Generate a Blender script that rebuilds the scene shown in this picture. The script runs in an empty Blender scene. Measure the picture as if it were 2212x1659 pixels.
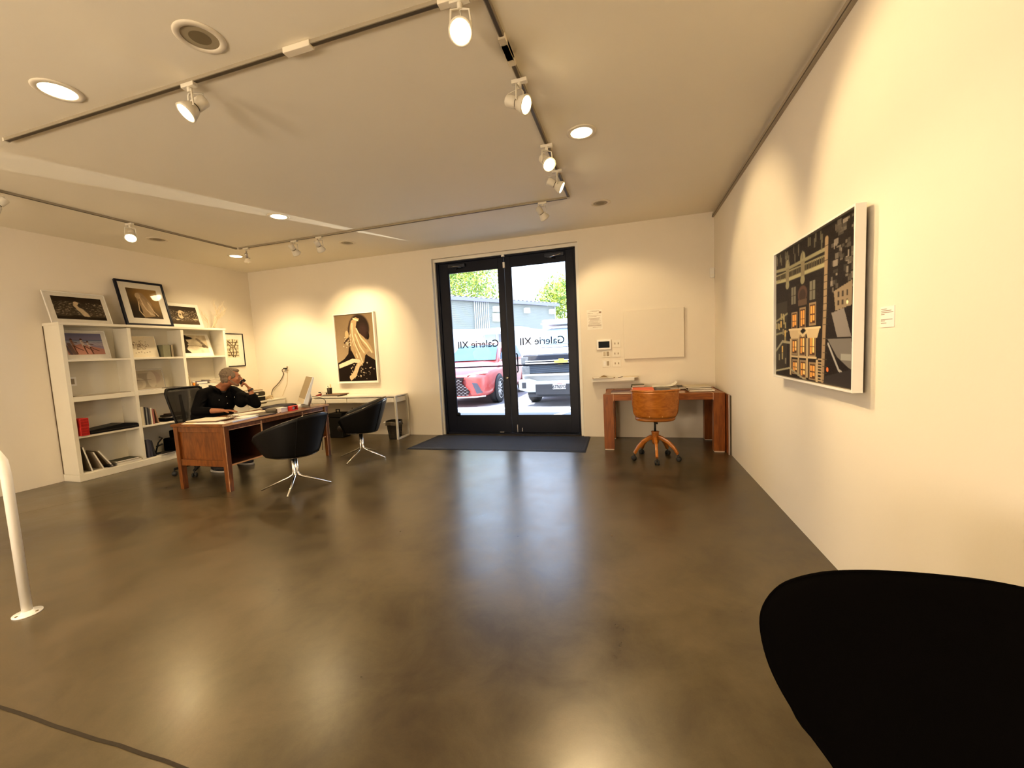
import bpy, math, random
import numpy as np
from mathutils import Vector, Matrix, noise as mnoise
random.seed(7)
rng = np.random.default_rng(11)
S = bpy.context.scene
COL = S.collection
PI = math.pi
H = 3.106; D = 6.214; XL = -6.969; XR = 1.137; YB = -4.0
DEG = math.radians

# ------------------------------------------------------------------ materials
MATS = {}
def pmat(name, col, rough=.5, metal=0., var=0., vs=8., bump=0., bs=60., coat=0., emit=None, es=0., spec=.5, stretch=None, col2=None, sheen=0.):
    if name in MATS: return MATS[name]
    m = bpy.data.materials.new(name); m.use_nodes = True
    nt = m.node_tree; b = nt.nodes['Principled BSDF']
    b.inputs['Base Color'].default_value = (*col, 1); b.inputs['Roughness'].default_value = rough
    b.inputs['Metallic'].default_value = metal; b.inputs['Specular IOR Level'].default_value = spec
    b.inputs['Coat Weight'].default_value = coat; b.inputs['Coat Roughness'].default_value = .15
    if sheen: b.inputs['Sheen Weight'].default_value = sheen
    if emit: b.inputs['Emission Color'].default_value = (*emit, 1); b.inputs['Emission Strength'].default_value = es
    tc = nt.nodes.new('ShaderNodeTexCoord')
    mp = nt.nodes.new('ShaderNodeMapping')
    if stretch: mp.inputs['Scale'].default_value = stretch
    nt.links.new(tc.outputs['Object'], mp.inputs['Vector'])
    n = nt.nodes.new('ShaderNodeTexNoise'); n.inputs['Scale'].default_value = vs; n.inputs['Detail'].default_value = 5
    nt.links.new(mp.outputs['Vector'], n.inputs['Vector'])
    c2 = col2 if col2 else tuple(c * (1 - var) for c in col)
    if var or col2:
        r = nt.nodes.new('ShaderNodeValToRGB')
        r.color_ramp.elements[0].position = .35; r.color_ramp.elements[1].position = .68
        r.color_ramp.elements[0].color = (*c2, 1); r.color_ramp.elements[1].color = (*col, 1)
        nt.links.new(n.outputs['Fac'], r.inputs['Fac']); nt.links.new(r.outputs['Color'], b.inputs['Base Color'])
    if bump:
        n2 = nt.nodes.new('ShaderNodeTexNoise'); n2.inputs['Scale'].default_value = bs; n2.inputs['Detail'].default_value = 3
        nt.links.new(mp.outputs['Vector'], n2.inputs['Vector'])
        bp = nt.nodes.new('ShaderNodeBump'); bp.inputs['Strength'].default_value = bump; bp.inputs['Distance'].default_value = .01
        nt.links.new(n2.outputs['Fac'], bp.inputs['Height']); nt.links.new(bp.outputs['Normal'], b.inputs['Normal'])
    MATS[name] = m
    return m

def floor_mat():
    m = bpy.data.materials.new('polished_concrete'); m.use_nodes = True
    nt = m.node_tree; b = nt.nodes['Principled BSDF']; L = nt.links.new
    tc = nt.nodes.new('ShaderNodeTexCoord')
    def noise(sc, det, rough=.55, dist=0):
        n = nt.nodes.new('ShaderNodeTexNoise'); n.inputs['Scale'].default_value = sc; n.inputs['Detail'].default_value = det
        n.inputs['Roughness'].default_value = rough; n.inputs['Distortion'].default_value = dist
        L(tc.outputs['Object'], n.inputs['Vector']); return n
    n1 = noise(.55, 6, .62, .6); n2 = noise(3.0, 8, .7, .4); n3 = noise(170, 2)
    mx = nt.nodes.new('ShaderNodeMix'); mx.inputs[0].default_value = .42
    L(n1.outputs['Fac'], mx.inputs[2]); L(n2.outputs['Fac'], mx.inputs[3])
    r = nt.nodes.new('ShaderNodeValToRGB'); e = r.color_ramp.elements
    e[0].position = .40; e[0].color = (.050, .034, .016, 1); e[1].position = .60; e[1].color = (.125, .093, .049, 1)
    q = e.new(.5); q.color = (.088, .067, .032, 1)
    L(mx.outputs[0], r.inputs['Fac'])
    mm = nt.nodes.new('ShaderNodeMixRGB'); mm.blend_type = 'MULTIPLY'; mm.inputs['Fac'].default_value = .22
    L(r.outputs['Color'], mm.inputs['Color1']); L(n3.outputs['Fac'], mm.inputs['Color2'])
    L(mm.outputs['Color'], b.inputs['Base Color'])
    rr = nt.nodes.new('ShaderNodeMapRange'); rr.inputs['From Min'].default_value = .3; rr.inputs['From Max'].default_value = .7
    rr.inputs['To Min'].default_value = .27; rr.inputs['To Max'].default_value = .40; b.inputs['Coat Weight'].default_value = .45; b.inputs['Coat Roughness'].default_value = .26
    L(n2.outputs['Fac'], rr.inputs['Value']); L(rr.outputs['Result'], b.inputs['Roughness'])
    bp = nt.nodes.new('ShaderNodeBump'); bp.inputs['Strength'].default_value = .05; bp.inputs['Distance'].default_value = .01
    L(n1.outputs['Fac'], bp.inputs['Height']); L(bp.outputs['Normal'], b.inputs['Normal'])
    b.inputs['Specular IOR Level'].default_value = .62
    return m

def wood(name, c1, c2, scale=(14, 1.2, 14), rough=.38, coat=.15):
    if name in MATS: return MATS[name]
    m = bpy.data.materials.new(name); m.use_nodes = True
    nt = m.node_tree; b = nt.nodes['Principled BSDF']; L = nt.links.new
    tc = nt.nodes.new('ShaderNodeTexCoord'); mp = nt.nodes.new('ShaderNodeMapping'); mp.inputs['Scale'].default_value = scale
    L(tc.outputs['Object'], mp.inputs['Vector'])
    n = nt.nodes.new('ShaderNodeTexNoise'); n.inputs['Scale'].default_value = 3; n.inputs['Detail'].default_value = 8; n.inputs['Distortion'].default_value = .8
    L(mp.outputs['Vector'], n.inputs['Vector'])
    r = nt.nodes.new('ShaderNodeValToRGB'); r.color_ramp.elements[0].position = .32; r.color_ramp.elements[1].position = .7
    r.color_ramp.elements[0].color = (*c1, 1); r.color_ramp.elements[1].color = (*c2, 1)
    L(n.outputs['Fac'], r.inputs['Fac']); L(r.outputs['Color'], b.inputs['Base Color'])
    b.inputs['Roughness'].default_value = rough; b.inputs['Coat Weight'].default_value = coat; b.inputs['Coat Roughness'].default_value = .25
    MATS[name] = m; return m

def glass_mat(name, tint=(1, 1, 1), refl=.06):
    if name in MATS: return MATS[name]
    m = bpy.data.materials.new(name); m.use_nodes = True
    nt = m.node_tree; nt.nodes.clear(); L = nt.links.new
    o = nt.nodes.new('ShaderNodeOutputMaterial'); t = nt.nodes.new('ShaderNodeBsdfTransparent'); t.inputs['Color'].default_value = (*tint, 1)
    g = nt.nodes.new('ShaderNodeBsdfGlossy'); g.inputs['Roughness'].default_value = .02
    fr = nt.nodes.new('ShaderNodeLayerWeight'); fr.inputs['Blend'].default_value = refl + .1
    mx = nt.nodes.new('ShaderNodeMixShader')
    mt = nt.nodes.new('ShaderNodeMath'); mt.operation = 'MULTIPLY'; mt.inputs[1].default_value = .35
    L(fr.outputs['Fresnel'], mt.inputs[0]); L(mt.outputs[0], mx.inputs['Fac'])
    L(t.outputs[0], mx.inputs[1]); L(g.outputs[0], mx.inputs[2]); L(mx.outputs[0], o.inputs['Surface'])
    MATS[name] = m; return m

def attr_mat(name, rough=.5, coat=0., spec=.5):
    if name in MATS: return MATS[name]
    m = bpy.data.materials.new(name); m.use_nodes = True
    nt = m.node_tree; b = nt.nodes['Principled BSDF']
    a = nt.nodes.new('ShaderNodeAttribute'); a.attribute_name = 'ink'
    nt.links.new(a.outputs['Color'], b.inputs['Base Color'])
    b.inputs['Roughness'].default_value = rough; b.inputs['Coat Weight'].default_value = coat; b.inputs['Specular IOR Level'].default_value = spec
    MATS[name] = m; return m

WALLM = pmat('warm_white_plaster', (.81, .755, .655), .75, bump=.035, bs=60, var=.02, vs=1.3, spec=.25)
CEILM = pmat('cream_ceiling_paint', (.90, .85, .73), .85, bump=.02, bs=80, var=.02, vs=.8, spec=.2)
FLOORM = floor_mat()
WHITE = pmat('white_satin_paint', (.80, .775, .70), .42, var=.02)
WHITE2 = pmat('white_lacquer', (.84, .82, .77), .3, coat=.2, var=.01)
SHELFM = pmat('white_bookcase_paint', (.80, .765, .66), .45, var=.03, vs=3)
FIXM = pmat('white_fixture_metal', (.74, .70, .60), .55, spec=.2, var=.02)
TRKM = pmat('cream_track_metal', (.36, .32, .25), .7, spec=.1, var=.02)
RINGM = pmat('cream_trim_ring', (.80, .74, .62), .6, spec=.1)
DARKSLOT = pmat('dark_track_slot', (.11, .09, .06), .5, metal=.3)
BLKFRAME = pmat('black_door_metal', (.004, .007, .020), .4, var=.2, vs=20, spec=.3)  # slight blue in the base colour imitates flare
BLACK = pmat('black_plastic', (.008, .0075, .007), .45, var=.2, spec=.35)
BLKFAB = pmat('black_fabric', (.0028, .0022, .002), 1.0, bump=.1, bs=900, var=.2, vs=300, spec=.06)
BLKLEA = pmat('black_leather', (.0065, .0065, .0075), .42, bump=.12, bs=500, var=.15, spec=.35)
CHROME = pmat('polished_chrome', (.82, .81, .78), .12, metal=1)
STEEL = pmat('brushed_steel', (.55, .53, .5), .3, metal=1)
DESKW = wood('teak_desk_wood', (.125, .040, .006), (.25, .090, .015), (3, 14, 14))
DESKP = wood('teak_panel_wood', (.115, .036, .0055), (.22, .076, .012), (10, 10, 2.2))
DESKE = wood('pale_wood_edge', (.50, .27, .12), (.66, .40, .21), (10, 2, 10))
TABLEW = wood('cherry_table_wood', (.18, .053, .008), (.31, .107, .018), (2, 12, 12))
TABLEL = wood('cherry_leg_wood', (.17, .048, .007), (.29, .098, .016), (12, 12, 1.5))
CHAIRW = wood('honey_chair_wood', (.31, .105, .013), (.48, .19, .030), (2.0, 12, 12), .3, .35)
PAPER = pmat('white_paper', (.85, .82, .74), .7, var=.04, vs=30)
CREAMP = pmat('cream_paper', (.78, .70, .55), .7, var=.04, vs=30)
LAMP = pmat('warm_lamp_glow', (1, .9, .7), .5, emit=(1, .80, .48), es=16)
LAMPD = pmat('warm_downlight_glow', (1, .9, .7), .5, emit=(1, .78, .45), es=9)
LAMPOFF = pmat('unlit_lamp_glass', (.42, .38, .30), .3)
GLASS = glass_mat('door_glass', (.97, .985, 1.0))
RUBBER = pmat('black_rubber', (.02, .02, .02), .6)
PRINTM = attr_mat('print_ink', .5, 0., .12)
CANVM = pmat('white_canvas', (.81, .755, .65), .8, bump=.1, bs=700, var=.01)
SOCK = pmat('white_switch_plastic', (.80, .76, .66), .4)
SOCKD = pmat('tan_switch_slot', (.36, .30, .21), .5)

# ------------------------------------------------------------------ mesh builder
class MB:
    def __init__(s, org=(0, 0, 0)):
        s.v = []; s.f = []; s.m = []; s.sm = []; s.o = Vector(org); s.T = Matrix()
    def _add(s, vs, fs, mi=0, smooth=False):
        b = len(s.v)
        for p in vs: s.v.append(s.T @ Vector(p) - s.o)
        for f in fs: s.f.append([b + i for i in f]); s.m.append(mi); s.sm.append(smooth)
        return s
    def box(s, x0, x1, y0, y1, z0, z1, mi=0, M=None):
        vs = [(x0, y0, z0), (x1, y0, z0), (x1, y1, z0), (x0, y1, z0), (x0, y0, z1), (x1, y0, z1), (x1, y1, z1), (x0, y1, z1)]
        if M is not None: vs = [M @ Vector(p) for p in vs]
        return s._add(vs, [(3, 2, 1, 0), (4, 5, 6, 7), (0, 1, 5, 4), (1, 2, 6, 5), (2, 3, 7, 6), (3, 0, 4, 7)], mi)
    def hexa(s, bot, top, mi=0):
        return s._add(list(bot) + list(top), [(3, 2, 1, 0), (4, 5, 6, 7), (0, 1, 5, 4), (1, 2, 6, 5), (2, 3, 7, 6), (3, 0, 4, 7)], mi)
    def rings(s, rings, mi=0, cap=True, closed=True, smooth=True, loop=False):
        n = len(rings[0]); vs = [p for r in rings for p in r]; fs = []
        R = len(rings)
        for i in range(R if loop else R - 1):
            for j in range(n if closed else n - 1):
                a = i * n + j; b = i * n + (j + 1) % n; i2 = (i + 1) % R
                fs.append((a, b, i2 * n + (j + 1) % n, i2 * n + j))
        s._add(vs, fs, mi, smooth)
        if cap and closed and not loop:
            s._add(rings[0], [tuple(reversed(range(n)))], mi); s._add(rings[-1], [tuple(range(n))], mi)
        return s
    def tube(s, pts, r, seg=10, mi=0, cap=True, flat=None, loop=False):
        pts = [Vector(p) for p in pts]; n = len(pts); rs = r if isinstance(r, (list, tuple)) else [r] * n
        up = None; rings = []
        for i, p in enumerate(pts):
            if loop: t = pts[(i + 1) % n] - pts[(i - 1) % n]
            else: t = pts[min(i + 1, n - 1)] - pts[max(i - 1, 0)]
            t.normalize()
            if up is None:
                up = Vector((0, 0, 1)) if abs(t.z) < .9 else Vector((1, 0, 0))
            a = t.cross(up)
            if a.length < 1e-5: a = t.orthogonal()
            a.normalize(); b = a.cross(t).normalized(); up = b
            fx = flat if flat else 1
            rings.append([p + a * (math.cos(k * 2 * PI / seg) * rs[i]) + b * (math.sin(k * 2 * PI / seg) * rs[i] * fx) for k in range(seg)])
        return s.rings(rings, mi, cap and not loop, loop=loop)
    def lathe(s, prof, c=(0, 0, 0), seg=24, mi=0, cap=True, axis=None):
        M = Matrix()
        if axis is not None: M = Vector((0, 0, 1)).rotation_difference(Vector(axis).normalized()).to_matrix().to_4x4()
        M = Matrix.Translation(Vector(c)) @ M
        rings = [[M @ Vector((r * math.cos(k * 2 * PI / seg), r * math.sin(k * 2 * PI / seg), z)) for k in range(seg)] for r, z in prof]
        return s.rings(rings, mi, cap)
    def prism(s, poly, t0, t1, ax='y', mi=0):
        # poly of 2-D points, extruded along ax between t0 and t1
        def P(a, b, t):
            return (a, t, b) if ax == 'y' else ((t, a, b) if ax == 'x' else (a, b, t))
        n = len(poly)
        vs = [P(a, b, t0) for a, b in poly] + [P(a, b, t1) for a, b in poly]
        fs = [tuple(range(n)), tuple(reversed(range(n, 2 * n)))] + [(i, (i + 1) % n, n + (i + 1) % n, n + i) for i in range(n)]
        return s._add(vs, fs, mi)
    def ell(s, c, r, M=None, seg=20, rg=12, mi=0):
        vs = []; fs = []
        if isinstance(r, (int, float)): r = (r, r, r)
        for i in range(1, rg):
            th = PI * i / rg
            for j in range(seg):
                ph = 2 * PI * j / seg
                vs.append(Vector((r[0] * math.sin(th) * math.cos(ph), r[1] * math.sin(th) * math.sin(ph), r[2] * math.cos(th))))
        vs += [Vector((0, 0, r[2])), Vector((0, 0, -r[2]))]
        if M is not None: vs = [M @ p for p in vs]
        vs = [p + Vector(c) for p in vs]
        for i in range(rg - 2):
            for j in range(seg):
                fs.append((i * seg + j, (i + 1) * seg + j, (i + 1) * seg + (j + 1) % seg, i * seg + (j + 1) % seg))
        t = (rg - 1) * seg; b = t + 1
        for j in range(seg):
            fs.append((t, j, (j + 1) % seg)); fs.append((b, (rg - 2) * seg + (j + 1) % seg, (rg - 2) * seg + j))
        return s._add(vs, fs, mi, True)
    def quad(s, a, b, c, d, mi=0): return s._add([a, b, c, d], [(0, 1, 2, 3)], mi)
    def build(s, name, mats, parent=None, bevel=0, fix=True):
        me = bpy.data.meshes.new(name)
        me.from_pydata([tuple(p) for p in s.v], [], s.f)
        mats = mats if isinstance(mats, (list, tuple)) else [mats]
        for m in mats: me.materials.append(m)
        me.polygons.foreach_set('material_index', s.m)
        me.polygons.foreach_set('use_smooth', s.sm)
        me.update()
        if fix:
            import bmesh
            bm = bmesh.new(); bm.from_mesh(me)
            bmesh.ops.remove_doubles(bm, verts=bm.verts, dist=1e-5)
            bmesh.ops.recalc_face_normals(bm, faces=bm.faces); bm.to_mesh(me); bm.free()
        o = bpy.data.objects.new(name, me); COL.objects.link(o)
        if parent is not None: o.parent = parent
        if bevel:
            b = o.modifiers.new('bevel', 'BEVEL'); b.width = bevel; b.segments = 2; b.limit_method = 'ANGLE'; b.angle_limit = DEG(40)
        return o

def thing(name, label, cat, loc=(0, 0, 0), rot=(0, 0, 0), group=None):
    o = bpy.data.objects.new(name, None); COL.objects.link(o); o.location = loc; o.rotation_euler = rot
    o.empty_display_size = .05
    return tag(o, label, cat, group)
def tag(o, label, cat, group=None):
    o['label'] = label; o['category'] = cat
    if group: o['group'] = group
    return o
def struct(o, label=None, cat=None):
    o['kind'] = 'structure'
    if label: o['label'] = label
    if cat: o['category'] = cat
    return o
def copy_tree(o, loc, rotz, label):
    r = o.copy(); COL.objects.link(r); r.location = loc; r.rotation_euler = (0, 0, rotz); r['label'] = label
    def kids(a, b):
        for ch in list(a.children):
            c = ch.copy(); COL.objects.link(c); c.parent = b; kids(ch, c)
    kids(o, r)
    return r
def evaluated(o):
    dg = bpy.context.evaluated_depsgraph_get(); dg.update()
    me = bpy.data.meshes.new_from_object(o.evaluated_get(dg)); o.modifiers.clear(); o.data = me
    return o
def text_mesh(name, body, size, mat, parent, loc, rot, ext=.0005, align='CENTER', sx=1, bold=0):
    cu = bpy.data.curves.new(name, 'FONT'); cu.body = body; cu.size = size; cu.extrude = ext; cu.align_x = align; cu.offset = bold
    t = bpy.data.objects.new(name + '_tmp', cu); COL.objects.link(t)
    dg = bpy.context.evaluated_depsgraph_get(); dg.update()
    me = bpy.data.meshes.new_from_object(t.evaluated_get(dg))
    bpy.data.objects.remove(t)
    me.name = name; me.materials.clear(); me.materials.append(mat)
    o = bpy.data.objects.new(name, me); COL.objects.link(o); o.parent = parent; o.location = loc; o.rotation_euler = rot; o.scale = (sx, 1, 1)
    return o

# ------------------------------------------------------------------ painted prints (colours per vertex of a fine grid)
class Img:
    def __init__(s, w, h, col):
        s.w = w; s.h = h; s.a = np.zeros((h, w, 3)); s.a[:] = col
        s.X, s.Y = np.meshgrid((np.arange(w) + .5) / w, (np.arange(h) + .5) / h)
    def put(s, m, col, al=1.):
        m = np.clip(m, 0, 1)[..., None] * al; s.a = s.a * (1 - m) + np.array(col) * m; return s
    def ell(s, cx, cy, rx, ry, col, al=1., rot=0, soft=.15):
        dx = s.X - cx; dy = (s.Y - cy); c, q = math.cos(rot), math.sin(rot)
        d = np.sqrt(((dx * c + dy * q) / rx) ** 2 + ((-dx * q + dy * c) / ry) ** 2)
        return s.put((1 - d) / soft + .5, col, al)
    def poly(s, pts, col, al=1.):
        ins = np.zeros_like(s.X, bool); n = len(pts)
        for i in range(n):
            x1, y1 = pts[i]; x2, y2 = pts[(i + 1) % n]
            if y1 == y2: continue
            c = ((s.Y < y1) != (s.Y < y2)) & (s.X < (x2 - x1) * (s.Y - y1) / (y2 - y1) + x1)
            ins ^= c
        return s.put(ins.astype(float), col, al)
    def rect(s, x0, y0, x1, y1, col, al=1.): return s.poly([(x0, y0), (x1, y0), (x1, y1), (x0, y1)], col, al)
    def line(s, pts, w, col, al=1.):
        for (x1, y1), (x2, y2) in zip(pts[:-1], pts[1:]):
            dx, dy = x2 - x1, y2 - y1; L = dx * dx + dy * dy + 1e-9
            t = np.clip(((s.X - x1) * dx + (s.Y - y1) * dy) / L, 0, 1)
            d = np.hypot(s.X - x1 - t * dx, (s.Y - y1 - t * dy))
            s.put((w - d) / (w * .4 + 1e-6) + .5, col, al)
        return s
    def grad(s, c0, c1, ax='y'):
        t = (s.Y if ax == 'y' else s.X)[..., None]; s.a = np.array(c0) * (1 - t) + np.array(c1) * t; return s
    def noise(s, amt, cell=1):
        n = rng.random((s.h // cell + 1, s.w // cell + 1)); n = np.kron(n, np.ones((cell, cell)))[:s.h, :s.w]
        s.a = s.a * (1 + amt * (n[..., None] - .5) * 2); return s

def print_mesh(name, img, x0, x1, z0, z1, y, parent, mat=None):
    w, h = img.w, img.h
    xs = np.linspace(x0, x1, w); zs = np.linspace(z1, z0, h)
    V = np.array([(x, y, z) for z in zs for x in xs])
    F = [(r * w + c, (r + 1) * w + c, (r + 1) * w + c + 1, r * w + c + 1) for r in range(h - 1) for c in range(w - 1)]
    me = bpy.data.meshes.new(name); me.from_pydata(V.tolist(), [], F)
    at = me.attributes.new('ink', 'FLOAT_COLOR', 'POINT')
    colr = np.ones((w * h, 4), np.float32); colr[:, :3] = np.clip(img.a.reshape(-1, 3), 0, 1)
    at.data.foreach_set('color', colr.ravel()); me.materials.append(mat or PRINTM); me.update()
    o = bpy.data.objects.new(name, me); COL.objects.link(o); o.parent = parent
    return o

def framed(name, label, cat, w, h, img, loc, rotz, tilt=0, fw=.02, fd=.025, fmat=None, border=(.05, .05, .05, .05), matm=None, group=None, pane=False):
    """picture in local XZ, front to -Y, base centre at the origin; border = left,right,bottom,top of the mat"""
    r = thing(name, label, cat, loc, (-tilt, 0, rotz), group)
    r.rotation_euler = (Matrix.Rotation(rotz, 3, 'Z') @ Matrix.Rotation(-tilt, 3, 'X')).to_euler()
    m = MB()
    m.box(-w / 2, -w / 2 + fw, -fd, 0, 0, h).box(w / 2 - fw, w / 2, -fd, 0, 0, h)
    m.box(-w / 2 + fw, w / 2 - fw, -fd, 0, 0, fw).box(-w / 2 + fw, w / 2 - fw, -fd, 0, h - fw, h)
    m.build('frame', fmat or WHITE2, r, bevel=.0015)
    MB().box(-w / 2 + fw, w / 2 - fw, -fd * .62, -.002, fw, h - fw).build('mat_board', matm or PAPER, r)
    l, rr, b, t = border
    print_mesh('print', img, -w / 2 + fw + l, w / 2 - fw - rr, fw + b, h - fw - t, -fd * .62 - .0015, r)
    if pane:
        MB().box(-w / 2 + fw, w / 2 - fw, -fd * .9, -fd * .86, fw, h - fw).build('glass_pane', glass_mat('picture_glass', (1, 1, 1), .12), r)
    return r

# ------------------------------------------------------------------ room shell
DX0, DX1, DZ = -3.105, -.70, 2.935      # door opening in the back wall
struct(MB().box(XL - .2, XR + .2, YB - .2, D + .30, -.12, 0).build('floor', FLOORM))
struct(MB().box(XL - .2, XR + .2, YB - .2, D + .30, H, H + .25).build('ceiling', CEILM))
wb = MB()
wb.box(XL - .2, DX0, D, D + .30, 0, H).box(DX1, XR + .2, D, D + .30, 0, H).box(DX0, DX1, D, D + .30, DZ, H)
struct(wb.build('wall_back', WALLM))
struct(MB().box(XL - .2, XL, YB, D, 0, H).build('wall_left', WALLM))
struct(MB().box(XR, XR + .2, YB, D, 0, H).build('wall_right', WALLM))
struct(MB().box(XL - .2, XR + .2, YB - .2, YB, 0, H).build('wall_front', WALLM))
struct(MB().box(DX0, DX0 + .034, D + .055, D + .30, 0, DZ).box(DX0, DX0 + .008, D - .004, D + .055, 0, DZ).box(DX1 - .050, DX1, D + .055, D + .30, 0, DZ).box(DX1 - .008, DX1, D - .004, D + .055, 0, DZ).box(DX0 + .034, DX1 - .05, D + .055, D + .30, DZ - .048, DZ).build('trim_1', WHITE))
# sealed joints in the concrete slab
cr = MB()
def joint(pts, w, M=cr):
    for (x0, y0), (x1, y1) in zip(pts[:-1], pts[1:]):
        d = Vector((x1 - x0, y1 - y0, 0)).normalized(); n = Vector((-d.y, d.x, 0)) * w / 2
        a = Vector((x0, y0, .0012)); b = Vector((x1, y1, .0012)); M.quad(a - n, b - n, b + n, a + n)
pts = [(-6.9, .93), (-4.0, .91)] + [(-4.0 + i * .12, .902 + .0022 * math.sin(i * 1.1) + .0015 * math.sin(i * 2.9)) for i in range(1, 34)]
joint(pts, .013)
struct(cr.build('trim_2', pmat('dark_joint_filler', (.035, .026, .015), .7, var=.3, vs=30)))
c2 = MB(); joint([(-5.95, 1.6), (-5.91, 2.27), (-5.80, 2.58), (-5.55, 3.19), (-5.35, 3.9), (-5.2, 4.6)], .005, c2)
joint([(-4.6, 2.95), (-4.3, 3.1), (-4.0, 3.12)], .005, c2)
struct(c2.build('trim_3', pmat('fine_crack_line', (.06, .042, .022), .7)))

# ------------------------------------------------------------------ entrance doors
dy = D + .117
door = struct(thing('door_1', 'black metal double entrance doors with tall glass panes', 'door', ((DX0 + DX1) / 2, dy, 0)))
O = door.location
m = MB(O)
m.box(DX0 + .036, DX0 + .078, dy - .02, dy + .10, 0, 2.886).box(DX1 - .078, DX1 - .051, dy - .02, dy + .10, 0, 2.886)
m.box(DX0 + .036, DX1 - .051, dy - .02, dy + .10, 2.862, 2.886)
m.box(DX0 + .036, DX1 - .051, dy - .02, dy + .10, 0, .025)
m.build('door_frame', BLKFRAME, door, bevel=.003)
leaves = []
for (a, b, g0, g1) in ((DX0 + .08, -1.892, -2.865, -1.992), (-1.886, DX1 - .08, -1.786, -.905)):
    lf = MB(O)
    lf.box(a, g0, dy, dy + .045, .03, 2.86).box(g1, b, dy, dy + .045, .03, 2.86)
    lf.box(g0, g1, dy, dy + .045, .03, .308).box(g0, g1, dy, dy + .045, 2.706, 2.86)
    lf = lf.build('door_leaf', BLKFRAME, door, bevel=.003); leaves.append(lf)
    bd = MB(O)
    for (x0, x1, z0, z1) in ((g0, g0 + .012, .308, 2.706), (g1 - .012, g1, .308, 2.706), (g0, g1, .308, .32), (g0, g1, 2.694, 2.706)):
        bd.box(x0, x1, dy + .006, dy + .03, z0, z1)
    bd.build('glazing_bead', BLKFRAME, lf)
    MB(O).box(g0 + .004, g1 - .004, dy + .018, dy + .024, .312, 2.702).build('glass_pane', GLASS, lf)
    bar = MB(O); bar.tube([(g0 - .03, dy + .085, 1.128), (g1 + .03, dy + .085, 1.128)], .011, 10)
    for x in (g0 - .03, g1 + .03): bar.tube([(x, dy + .04, 1.128), (x, dy + .09, 1.128)], .010, 8)
    bar.build('push_bar', BLKFRAME, lf)
    cl = MB(O); s0 = 1 if a < -2.5 else -1; cx = (g0 + .17) if s0 > 0 else (g1 - .17)
    cl.box(cx - .15, cx + .15, dy - .045, dy, 2.775, 2.83)
    cl.build('door_closer', pmat('dark_closer_metal', (.05, .055, .07), .35, metal=.6), lf, bevel=.006)
    ar = MB(O); ar.tube([(cx - s0 * .10, dy - .05, 2.80), (cx + s0 * .10, dy - .07, 2.765), (cx - s0 * .02, dy - .01, 2.75)], .008, 8)
    ar.build('closer_arm', CHROME, lf)
    lt = text_mesh('lettering', 'Galerie XII', .165, pmat('grey_vinyl_lettering', (.05, .047, .05), .8, spec=.1), lf,
                   Vector(((g0 + g1) / 2 + .01, dy + .0262, 1.452)) - Vector(O), (PI / 2, 0, PI), bold=.0012)
    lt['label'] = 'grey shop lettering read from outside'
lk = MB(O); lk.lathe([(0, 0), (.026, 0), (.026, .012), (0, .012)], (-1.93, dy, .93), 20, axis=(0, -1, 0)); lk.build('lock_cylinder', STEEL, leaves[0])
hd = MB(O); hd.tube([(-1.765, dy + .045, 1.02), (-1.765, dy + .09, 1.04), (-1.765, dy + .09, 1.30), (-1.765, dy + .045, 1.32)], .011, 10); hd.build('door_handle', BLKFRAME, leaves[1])
st = MB(O); st.lathe([(0, 0), (.03, 0), (.034, .02), (.02, .05), (0, .05)], (-2.82, dy, .34), 16, axis=(0, -1, 0)); st.build('door_stop', BLACK, leaves[0])
bt = MB(O); bt.box(-2.10, -2.03, dy - .02, dy, .03, .045).build('floor_bolt', STEEL, leaves[0])
bt = MB(O); bt.box(-1.80, -1.788, dy - .012, dy, .035, .16).box(-1.72, -1.708, dy - .012, dy, .05, .11).build('floor_bolt', STEEL, leaves[1])
al = MB(O); al.box(-1.915, -1.865, dy - .05, dy - .02, 2.86, 2.965).build('alarm_contact', WHITE2, door, bevel=.004)
al = MB(O); al.box(-1.905, -1.87, dy - .028, dy, 2.69, 2.78).build('alarm_contact', WHITE2, door, bevel=.004)

# door mat
mt = MB((-1.83, 5.70, 0)); mt.prism([(-3.19, 5.235), (-.60, 5.285), (-.622, 6.17), (-3.13, 6.16)], 0, .012, 'z')
matm = thing('door_mat', 'long charcoal ribbed entrance mat in front of the glass doors', 'mat', (-1.83, 5.70, 0))
mt.build('carpet_pile', pmat('charcoal_mat_carpet', (.040, .044, .056), .9, bump=.5, bs=260, var=.35, vs=120), matm)
bo = MB((-1.83, 5.70, 0))
q = [(-3.21, 5.215), (-.585, 5.265), (-.607, 6.19), (-3.145, 6.18)]; q2 = [(-3.15, 5.26), (-.635, 5.31), (-.655, 6.15), (-3.09, 6.135)]
for i in range(4):
    a, b = q[i], q[(i + 1) % 4]; c, d = q2[(i + 1) % 4], q2[i]
    bo.hexa([(*a, .0), (*b, .0), (*c, .0), (*d, .0)], [(*a, .004), (*b, .004), (*c, .014), (*d, .014)])
bo.build('rubber_border', pmat('dark_mat_rubber', (.022, .024, .03), .6), matm)

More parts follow.
